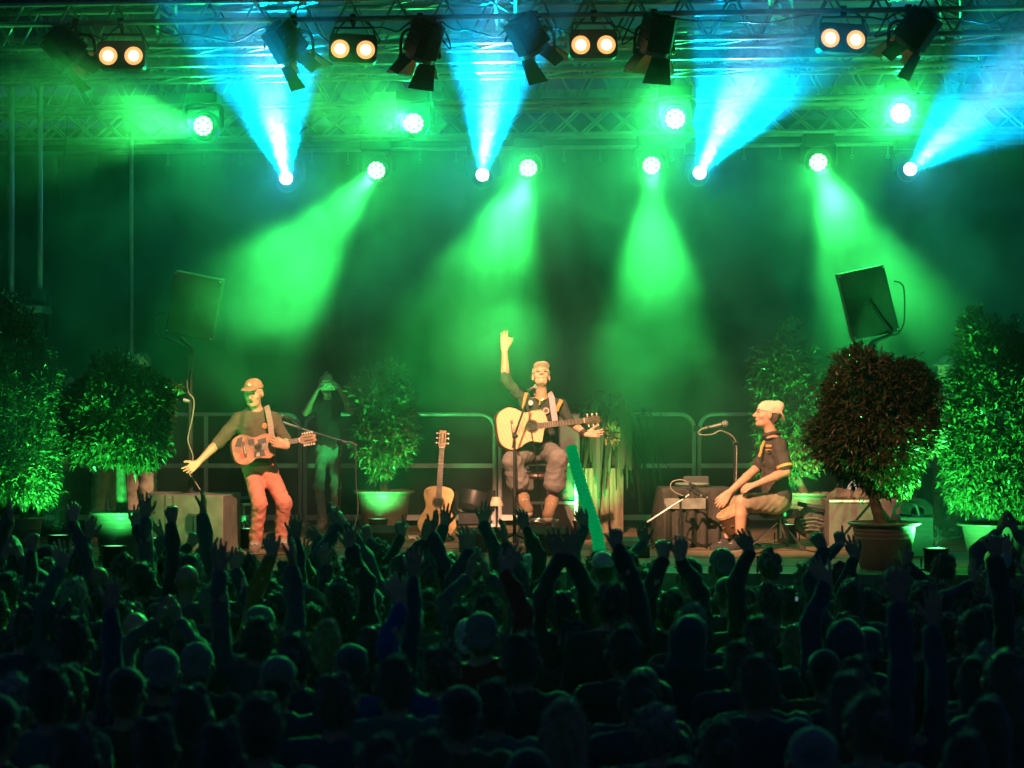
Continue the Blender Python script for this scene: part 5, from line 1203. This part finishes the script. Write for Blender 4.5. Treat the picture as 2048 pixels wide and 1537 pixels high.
def crowd_person(lab, x, D, h, kind, col, jack, hands=(), turn=0, tilt=0, vox=.010, group='people in the crowd'):
    """kind: short/long/bun/bald/cap/beanie/hood ; hands: list of (side, wrist, dir, pose)"""
    f = V((math.sin(turn), math.cos(turn), 0)); r = V((math.cos(turn), -math.sin(turn), 0)); o = V((x, D, 0))
    q = lambda a, b_, c: o+r*a+f*b_+V((0, 0, c))
    hr = frame(f+V((0, 0, .10)), (tilt, 0, 1)); k = h/1.75
    J = dict(hd=q(tilt*.1, .03, h-.135), hR=hr, nk=q(0, -.01, h-.275), ch=q(0, 0, h-.44), ab=q(0, 0, h-.66), pv=q(0, 0, h-.84), sR=q(.185, 0, h-.335), sL=q(-.185, 0, h-.335),
        eR=q(.24, 0, h-.62), wR=q(.20, .12, h-.84), eL=q(-.24, 0, h-.62), wL=q(-.20, .12, h-.84))
    for side, w_, d, pose in hands:
        s = J['s'+side]; s2 = s+(w_-s).normalized()*.03+V((0, 0, .03)); J['s'+side] = s2
        J['w'+side] = w_; J['e'+side] = ik(s2, w_, .265, .245, r*(1 if side == 'R' else -1)+V((0, -.3, -.2))); sg = 1 if side == 'R' else -1
        P_ = dict(open=dict(curl=(.04, .05, .07, .1), spread=.22, thumb=.8), fist=dict(curl=(1.1, 1.15, 1.15, 1.1), spread=.02, thumb=.5, tcurl=.9), point=dict(curl=(.03, 1.1, 1.15, 1.1), spread=.02, thumb=.5, tcurl=.9),
                  clap=dict(curl=(.12, .12, .14, .16), spread=.06, thumb=.6), loose=dict(curl=(.25, .35, .45, .5), spread=.14, thumb=.6), horn=dict(curl=(.05, 1.1, 1.15, .05), spread=.1, thumb=.5, tcurl=.9))[pose]
        pn = V((-sg*.9, .45, 0)) if pose == 'clap' else V((-sg*.1, 1, 0)); 
        J['hand'+side] = (d, pn, r*(-sg) if pose != 'clap' else V((0, -1, 0)), dict(sc=1.03, **P_))
    for s, sg in (('R', 1), ('L', -1)):
        if 'hand'+s not in J: J['hand'+s] = (V((0, 0, -1))+f*.3, -r*sg, f, dict(sc=1.0))
    op = dict(strands=1, vox=vox, face=False, shirt=jack, sleeve=1.88, sw=1.12, fat=1.08, hem=.02, skin=SKIN2 if x*7 % 1 < .4 else SKIN, k=k, group=group, cvox=.016, wr=.009, hvox=.010, hs=1.02, sname='jacket')
    if kind in ('short', 'bun', 'long'): op.update(tufts=7, hair=HAIRS[col], hw=.004+.012*abs(math.sin(x*37+D*11)), hf=50+40*abs(math.sin(x*13)), hlen=.16 if kind == 'long' else 0)
    if kind == 'cap': op.update(cap=CAPM[col], capz=.035, hair=HAIRS['dark'], hw=.003)
    if kind == 'beanie': op.update(cap=CAPM[col], capz=-.02, brim=False)
    if kind == 'capback': op.update(cap=CAPM[col], capz=.03, capback=1, hair=HAIRS['brown'], hw=.003)
    bd, T, TR = person(lab, V((x, D, 0)), J, op)
    if kind == 'bun': S = SDF(.01); S.ell(T(0, -.13, .05), (.045, .045, .045), None, .01); sdf_obj('hair_bun', S, HAIRS[col], bd, .005, 90, 3)
    if kind == 'hood':
        S = SDF(.014); S.ell(T(0, -.02, .035), (.108, .125, .125), hr); S.cap(T(0, -.05, -.05), J['nk']-f*.02, .10, .12, k=.06); S.ell(T(0, .12, -.01), (.085, .10, .10), hr, .02, True); sdf_obj('hood', S, jack, bd, .006, 40, 2)
    S = SDF(.03); S.ell(J['pv'], (.155*k, .115*k, .13), TR, .05)
    for sg in (-1, 1): S.cap(q(sg*.09, 0, h-.88), q(sg*.11, 0, .5), .085, .065, k=.04); S.cap(q(sg*.11, 0, .5), q(sg*.12, -.01, .10), .065, .055, k=.03); S.cap(q(sg*.12, -.02, .05), q(sg*.13, .13, .045), .045, .04, k=.03)
    sdf_obj('trousers', S, DENIM, bd)
    return bd
ROWW = ['front', 'second', 'third', 'fourth', 'fifth', 'sixth', 'seventh', 'eighth', 'ninth', 'tenth', 'eleventh', 'twelfth', 'thirteenth', 'fourteenth', 'fifteenth', 'sixteenth']
MARK = [(-60, 'left picture edge'), (60, 'below left edge shrub'), (150, 'below left shrub gap'), (245, 'below left round shrub'), (330, 'left of subwoofer box'), (420, 'right of subwoofer box'), (500, 'below left drum stool'), (560, 'below standing guitarist'), (650, 'below person filming'),
    (740, 'below back pot'), (820, 'left of spare guitar'), (885, 'below spare guitar'), (960, 'right of spare guitar'), (1030, 'below singer microphone stand'), (1095, 'below seated singer'), (1190, 'below foam tube'), (1270, 'right of foam tube'), (1370, 'below draped table'), (1460, 'below hand drum'), (1550, 'below percussionist'),
    (1630, 'below round bag'), (1700, 'left of right pot'), (1770, 'below big right pot'), (1850, 'below right floor light'), (1940, 'below right edge pot'), (2030, 'right picture edge')]
used = set()
def mklabel(head, jk, px, row, extra=''):
    mk_ = min(MARK, key=lambda m_: abs(m_[0]-px))[1]
    return f"{head}, {jk} jacket, {mk_}, {ROWW[min(row, 15)]} row"
HDESC = {'short': '{}-haired spectator', 'long': 'long {}-haired spectator', 'bun': '{} hair bun spectator', 'bald': 'bald spectator', 'cap': '{} capped spectator', 'capback': '{} backwards cap spectator', 'beanie': '{} beanie spectator', 'hood': 'hooded spectator'}
def rowof(D): return max(0, int(round((16.4-D)/.62)))
placed = []
def hero(hx, D, kind, col, jk, arms=(), ytop=None, turn=0, tilt=0):
    """arms: (side, (tipx, tipy), (wristx, wristy), pose)"""
    hs_ = []; zmax = 0
    for side, tip, wr_, pose in arms:
        Dw = D+.10; w_ = P(*wr_, Dw); t_ = P(*tip, Dw); zmax = max(zmax, w_.z); hs_.append((side, w_, (t_-w_).normalized()+V((0, .12, 0)), pose))
    h = 1.70 if ytop is None else P(0, ytop, D).z
    if zmax and ytop is None: h = min(1.95, max(1.70 if D > 15 else 1.62, zmax-.20))
    x = P(hx, 0, D).x
    pose = ''
    if arms: 
        pn = dict(open='open hand up', fist='fist up', point='pointing up', clap='clapping overhead', loose='loose hand up', horn='two fingers up')
        pose = pn[arms[0][3]] if len(arms) == 1 or arms[0][3] == 'clap' else 'both arms up'
    hd = HDESC[kind].format(col)+(', '+pose if pose else '')
    lab = mklabel(hd, JLAB[jk], hx, rowof(D))
    crowd_person(lab, x, D, h, kind, col, JACK[jk], hs_, turn, tilt, vox=.0085 if arms else .011); placed.append((x, D))
HERO = [
 (34, 16.1, 'short', 'brown', 'black', [('L', (14, 1003), (22, 1042), 'clap'), ]), (128, 15.9, 'short', 'dark', 'navy', [('R', (153, 1000), (145, 1043), 'loose')]), (196, 15.9, 'bald', '', 'grey', [('L', (180, 1036), (178, 1076), 'open')]),
 (248, 15.9, 'short', 'dark', 'black', [('R', (284, 992), (271, 1052), 'open')]), (362, 16.1, 'short', 'blond', 'teal', [('L', (300, 1046), (326, 1074), 'clap')]), (392, 16.3, 'short', 'brown', 'black', [('L', (388, 1068), (380, 1092), 'fist')]),
 (432, 16.2, 'short', 'dark', 'grey', [('L', (413, 1072), (416, 1104), 'open')]), (556, 13.0, 'short', 'dark', 'yellow', [('L', (530, 1050), (545, 1112), 'loose')]), (574, 16.2, 'short', 'dark', 'black', [('R', (597, 1056), (582, 1088), 'fist')]),
 (655, 16.3, 'short', 'brown', 'teal', [('L', (610, 1066), (642, 1080), 'loose')]), (712, 14.6, 'short', 'brown', 'teal', [('L', (648, 997), (672, 1050), 'clap'), ('R', (662, 1002), (690, 1052), 'clap')]), (680, 13.4, 'long', 'dark', 'black', [('R', (698, 1040), (700, 1096), 'open')]),
 (722, 16.2, 'short', 'dark', 'grey', [('R', (725, 1038), (738, 1078), 'point')]), (818, 16.0, 'capback', 'black', 'black', [('L', (795, 1028), (803, 1072), 'point')]), (852, 14.8, 'long', 'brown', 'purple', [('L', (848, 1040), (850, 1085), 'clap'), ('R', (882, 1010), (862, 1066), 'clap')]),
 (900, 15.8, 'short', 'dark', 'teal', [('L', (893, 998), (889, 1052), 'open')]), (962, 13.6, 'short', 'brown', 'purple', [('L', (916, 1050), (940, 1098), 'open')]), (948, 16.2, 'short', 'dark', 'navy', [('R', (976, 1006), (966, 1046), 'open')]),
 (1000, 15.2, 'short', 'dark', 'navy', [('R', (1005, 1034), (1010, 1084), 'clap')]), (1030, 15.6, 'long', 'brown', 'black', [('R', (1042, 1008), (1050, 1056), 'loose')]), (1125, 12.2, 'short', 'dark', 'black', [('L', (1098, 1052), (1118, 1112), 'open'), ('R', (1152, 1052), (1140, 1112), 'open')]),
 (1196, 16.3, 'short', 'brown', 'teal', [('L', (1150, 1016), (1170, 1052), 'loose')]), (1222, 12.0, 'short', 'dark', 'black', [('R', (1230, 1036), (1234, 1096), 'point')]), (1300, 16.2, 'long', 'blond', 'teal', [('L', (1282, 1043), (1288, 1088), 'open')]),
 (1345, 12.8, 'short', 'dark', 'black', [('L', (1318, 1066), (1328, 1116), 'fist'), ('R', (1366, 1072), (1360, 1120), 'loose')]), (1540, 13.0, 'short', 'brown', 'black', [('L', (1474, 1066), (1500, 1102), 'loose')]), (1700, 13.6, 'long', 'dark', 'navy', [('L', (1618, 1058), (1646, 1096), 'fist')]),
 (1686, 16.2, 'short', 'dark', 'grey', [('L', (1676, 1052), (1680, 1092), 'point')]), (1738, 14.6, 'short', 'brown', 'black', [('L', (1694, 1076), (1712, 1116), 'open')]), (1692, 11.4, 'hood', '', 'navy', [('L', (1622, 1118), (1655, 1168), 'open')]),
 (1800, 15.0, 'short', 'dark', 'black', [('R', (1822, 1090), (1812, 1130), 'point')]), (1958, 14.2, 'short', 'brown', 'purple', [('L', (1942, 1126), (1948, 1168), 'clap')]), (2030, 14.8, 'short', 'dark', 'pale', [('L', (2006, 1062), (2014, 1110), 'loose')]),
 (884, 10.4, 'short', 'brown', 'blue', [('L', (770, 1148), (802, 1206), 'loose')]), (962, 11.0, 'capback', 'grey', 'red', [('R', (1036, 1098), (1010, 1146), 'open')]), (130, 12.5, 'short', 'brown', 'teal', [('L', (112, 1090), (124, 1136), 'open')]),
 (470, 13.6, 'bun', 'dark', 'navy', [('R', (476, 1098), (470, 1140), 'loose')]), (612, 15.0, 'short', 'blond', 'olive', [('R', (612, 1084), (606, 1122), 'open')]), (1455, 14.8, 'cap', 'black', 'black', ()),
]
for a in HERO: hero(*a)
HEADS = [  # heads without raised arms, placed where the photo shows them: x, top y, kind, colour, jacket
 (56, 1078, 'beanie', 'rust', 'black'), (160, 1082, 'bald', '', 'teal'), (93, 1090, 'cap', 'black', 'black'), (300, 1078, 'short', 'dark', 'black'), (370, 1128, 'bald', '', 'grey'), (276, 1222, 'bald', '', 'grey'), (35, 1157, 'short', 'dark', 'black'),
 (85, 1190, 'short', 'dark', 'black'), (44, 1216, 'short', 'brown', 'navy'), (131, 1228, 'short', 'brown', 'black'), (222, 1268, 'short', 'brown', 'navy'), (100, 1118, 'long', 'brown', 'black'), (206, 1170, 'short', 'dark', 'black'),
 (596, 1148, 'short', 'blond', 'black'), (600, 1168, 'capback', 'black', 'navy'), (628, 1184, 'hood', '', 'black'), (622, 1208, 'short', 'dark', 'black'), (523, 1212, 'cap', 'grey', 'black'), (553, 1314, 'cap', 'grey', 'navy'), (744, 1104, 'short', 'brown', 'black'),
 (805, 1110, 'short', 'dark', 'black'), (890, 1116, 'cap', 'black', 'teal'), (870, 1150, 'short', 'blond', 'black'), (908, 1154, 'short', 'dark', 'black'), (945, 1238, 'capback', 'white', 'black'), (972, 1256, 'short', 'grey', 'navy'), (1270, 1160, 'short', 'dark', 'black'),
 (1273, 1188, 'short', 'brown', 'black'), (1262, 1234, 'short', 'blond', 'black'), (1282, 1330, 'bald', '', 'navy'), (1322, 1406, 'short', 'grey', 'teal'), (1372, 1236, 'hood', '', 'navy'), (1098, 1150, 'short', 'brown', 'purple'), (1730, 1256, 'capback', 'blue', 'pale'),
 (1826, 1224, 'short', 'brown', 'black'), (1885, 1226, 'short', 'dark', 'black'), (1888, 1164, 'short', 'blond', 'black'), (1845, 1160, 'short', 'brown', 'red'), (1888, 1108, 'short', 'brown', 'black'), (1976, 1296, 'short', 'grey', 'black'), (1690, 1226, 'short', 'brown', 'navy'),
 (1792, 1134, 'beanie', 'grey', 'black'), (1975, 1142, 'short', 'blond', 'teal'), (764, 1082, 'short', 'brown', 'red'), (494, 1110, 'short', 'dark', 'teal'), (655, 1100, 'short', 'dark', 'black'), (1055, 1108, 'capback', 'white', 'grey'), (1212, 1104, 'cap', 'white', 'teal'),
 (1250, 1106, 'short', 'dark', 'teal'), (1160, 1180, 'short', 'dark', 'purple'), (400, 1100, 'short', 'blond', 'black'), (1620, 1126, 'long', 'blond', 'teal'), (1145, 1240, 'short', 'dark', 'black'), (1035, 1150, 'short', 'brown', 'teal'), (440, 1150, 'short', 'brown', 'black'),
 (30, 1350, 'short', 'grey', 'navy'), (700, 1290, 'cap', 'blue', 'blue'), (1540, 1100, 'bun', 'brown', 'black')]
for n_, (px, yt, kd, cl_, jk) in enumerate(HEADS):
    h = (1.62 if yt > 1130 else 1.70)+.14*((n_*37) % 10)/10
    D = min(16.3, 4240*(2.9-h)/(yt-811)); hero(px, D, kd, cl_, jk, (), ytop=yt, turn=.25*math.sin(n_*2.1), tilt=.12*math.sin(n_*3.3))
# fill the gaps row by row with copies
VAR = []
for i, (kd, cl_, jk, hands) in enumerate((('short', 'dark', 'black', 0), ('short', 'brown', 'navy', 0), ('long', 'dark', 'grey', 0), ('short', 'dark', 'teal', 0), ('cap', 'black', 'olive', 0), ('bun', 'brown', 'navy', 0), ('long', 'blond', 'black', 0), ('short', 'grey', 'purple', 0), ('capback', 'grey', 'black', 0), ('bun', 'brown', 'teal', 0),
        ('short', 'dark', 'black', 1), ('short', 'brown', 'grey', 2), ('long', 'brown', 'navy', 1), ('short', 'dark', 'grey', 3), ('cap', 'blue', 'black', 4))):
    hh = []
    if hands: hh = [('R', V((.20, .14, 2.0)), V((.05, .1, 1)), ('open', 'fist', 'clap')[i % 3])]
    if hands == 3: hh = [('R', V((.06, .28, 1.80)), V((-.25, .1, 1)), 'clap'), ('L', V((-.06, .28, 1.80)), V((.25, .1, 1)), 'clap')]
    if hands == 4: hh = [('L', V((-.34, .22, 1.86)), V((-.35, .2, 1)), 'loose')]
    if hands == 2: hh.append(('L', V((-.20, .14, 1.98)), V((-.05, .1, 1)), 'open'))
    VAR.append((crowd_person('x', 0, 0, 1.72, kd, cl_, JACK[jk], hh), kd, cl_, jk, hands))
first = [True]*len(VAR)
rr = random.Random(21); D = 16.2; row = 0
while D > 7.3:
    sp = .49 if D > 12 else .56; n = int((.483*D/2+.5)/sp); off = rr.uniform(0, .5)
    for i in range(-n, n+1):
        x = i*sp+off-.25+rr.uniform(-.09, .09); d = D+rr.uniform(-.18, .18)
        if any((x-a)**2*1.0+(d-b_)**2 < .37**2 for a, b_ in placed): continue
        px = 1024+x/d*F
        if px < -130 or px > 2180: continue
        choices = list(range(len(VAR))) if d > 8.5 else list(range(10))
        vi = rr.choice(choices if rr.random() < .5 else choices[:10]); src, kd, cl_, jk, hands = VAR[vi]
        hd = HDESC[kd].format(cl_)+(', right arm up' if hands == 1 else ', both arms up' if hands in (2, 3) else ', left arm up' if hands == 4 else '')
        lab = mklabel(hd, JLAB[jk], px, rowof(d))
        if first[vi]: o = src; first[vi] = False
        else: o = copy_tree(src)
        o['label'] = lab; o.location = (x, d, 0); s_ = rr.uniform(.93, 1.04)+(.045 if d > 14.5 else 0); o.scale = (s_, s_, s_); o.rotation_euler[2] = rr.uniform(-.3, .3)
        placed.append((x, d))
    D -= .57 if D > 12 else .66
for vi, (src, *_r) in enumerate(VAR):
    if first[vi]:
        for ch_ in list(src.children): bpy.data.objects.remove(ch_)
        bpy.data.objects.remove(src)
for px, py, D_, lab in ((49, 1117, 15.4, 'small lit phone held up over the crowd at the left edge'), (1593, 1198, 11.6, 'tiny bright phone screen glowing in the dark crowd on the right')):
    c = P(px, py, D_); t = thing('phone', lab, 'phone', tuple(c)); MB().box(c, (.07 if px < 100 else .02, .01, .05)).obj('case', BLACKP, t); MB().box(c-V((0, .006, 0)), (.06 if px < 100 else .012, .002, .022)).obj('screen', mat('phone_screen', (.4, .7, .8), .3, 0, .6, 60, emit=(.45, .8, .75), es=.3), t)

groups_ = {}
for o in COL.objects:
    if o.get('category') == 'person' and o.get('group'): groups_.setdefault(o['label'], []).append(o)
for L_, os_ in groups_.items():
    if len(os_) > 1:
        os_.sort(key=lambda o: o.location.x/max(1, o.location.y))
        for i_, o in enumerate(os_):
            o['label'] = L_+', '+(('left one', 'right one') if len(os_) == 2 else ('left one', 'middle one', 'right one') if len(os_) == 3 else ('leftmost one', 'second one', 'third one', 'rightmost one', 'fifth one'))[min(i_, 4)]
OFF = (3.3, 1, .7)
# ------------------------------------------------------------------ stage smoke: drifting fog inside the stage, thinning out towards the crowd; thin even haze round everything
hm = bpy.data.materials.new('haze_air'); hm.use_nodes = True; nt = hm.node_tree; nt.nodes.clear()
out = nt.nodes.new('ShaderNodeOutputMaterial'); pv = nt.nodes.new('ShaderNodeVolumePrincipled')
pv.inputs['Color'].default_value = (.9, .95, 1, 1); pv.inputs['Density'].default_value = .0007; pv.inputs['Anisotropy'].default_value = .3
nt.links.new(pv.outputs[0], out.inputs['Volume'])
ho = MB().box((0, 13.6, 3.65), (17.5, 32.5, 9.4)).obj('haze', hm, smooth=0); tag(ho, 'thin night air haze around the stage and the crowd', kind='stuff')
sm = bpy.data.materials.new('stage_fog'); sm.use_nodes = True; nt = sm.node_tree; nt.nodes.clear(); N = nt.nodes; Lk = nt.links.new
out = N.new('ShaderNodeOutputMaterial'); pv = N.new('ShaderNodeVolumePrincipled')
pv.inputs['Color'].default_value = (.92, .96, 1, 1); pv.inputs['Anisotropy'].default_value = .66
tc = N.new('ShaderNodeTexCoord'); sx = N.new('ShaderNodeSeparateXYZ'); Lk(tc.outputs['Object'], sx.inputs[0])
mr = N.new('ShaderNodeMapRange'); mr.interpolation_type = 'SMOOTHSTEP'
for k, v in (('From Min', 15.8), ('From Max', 21.2), ('To Min', 0), ('To Max', 1)): mr.inputs[k].default_value = v
Lk(sx.outputs['Y'], mr.inputs['Value'])
no = N.new('ShaderNodeTexNoise'); no.inputs['Scale'].default_value = .95; no.inputs['Detail'].default_value = 4.5; no.inputs['Roughness'].default_value = .55; no.inputs['Distortion'].default_value = .6
mp = N.new('ShaderNodeMapping'); mp.inputs['Location'].default_value = OFF; Lk(tc.outputs['Object'], mp.inputs['Vector']); Lk(mp.outputs[0], no.inputs['Vector'])
m2 = N.new('ShaderNodeMapRange'); m2.interpolation_type = 'SMOOTHSTEP'
for k, v in (('From Min', .44), ('From Max', .63), ('To Min', .014), ('To Max', .135)): m2.inputs[k].default_value = v
Lk(no.outputs['Fac'], m2.inputs['Value'])
mu = N.new('ShaderNodeMath'); mu.operation = 'MULTIPLY'; Lk(mr.outputs[0], mu.inputs[0]); Lk(m2.outputs[0], mu.inputs[1]); Lk(mu.outputs[0], pv.inputs['Density'])
Lk(pv.outputs[0], out.inputs['Volume'])
so = MB().box((0, 20.4, 4.4), (15.6, 10.4, 5.64)).obj('stage_smoke', sm, smooth=0); tag(so, 'stage smoke drifting through the coloured light beams', kind='stuff')
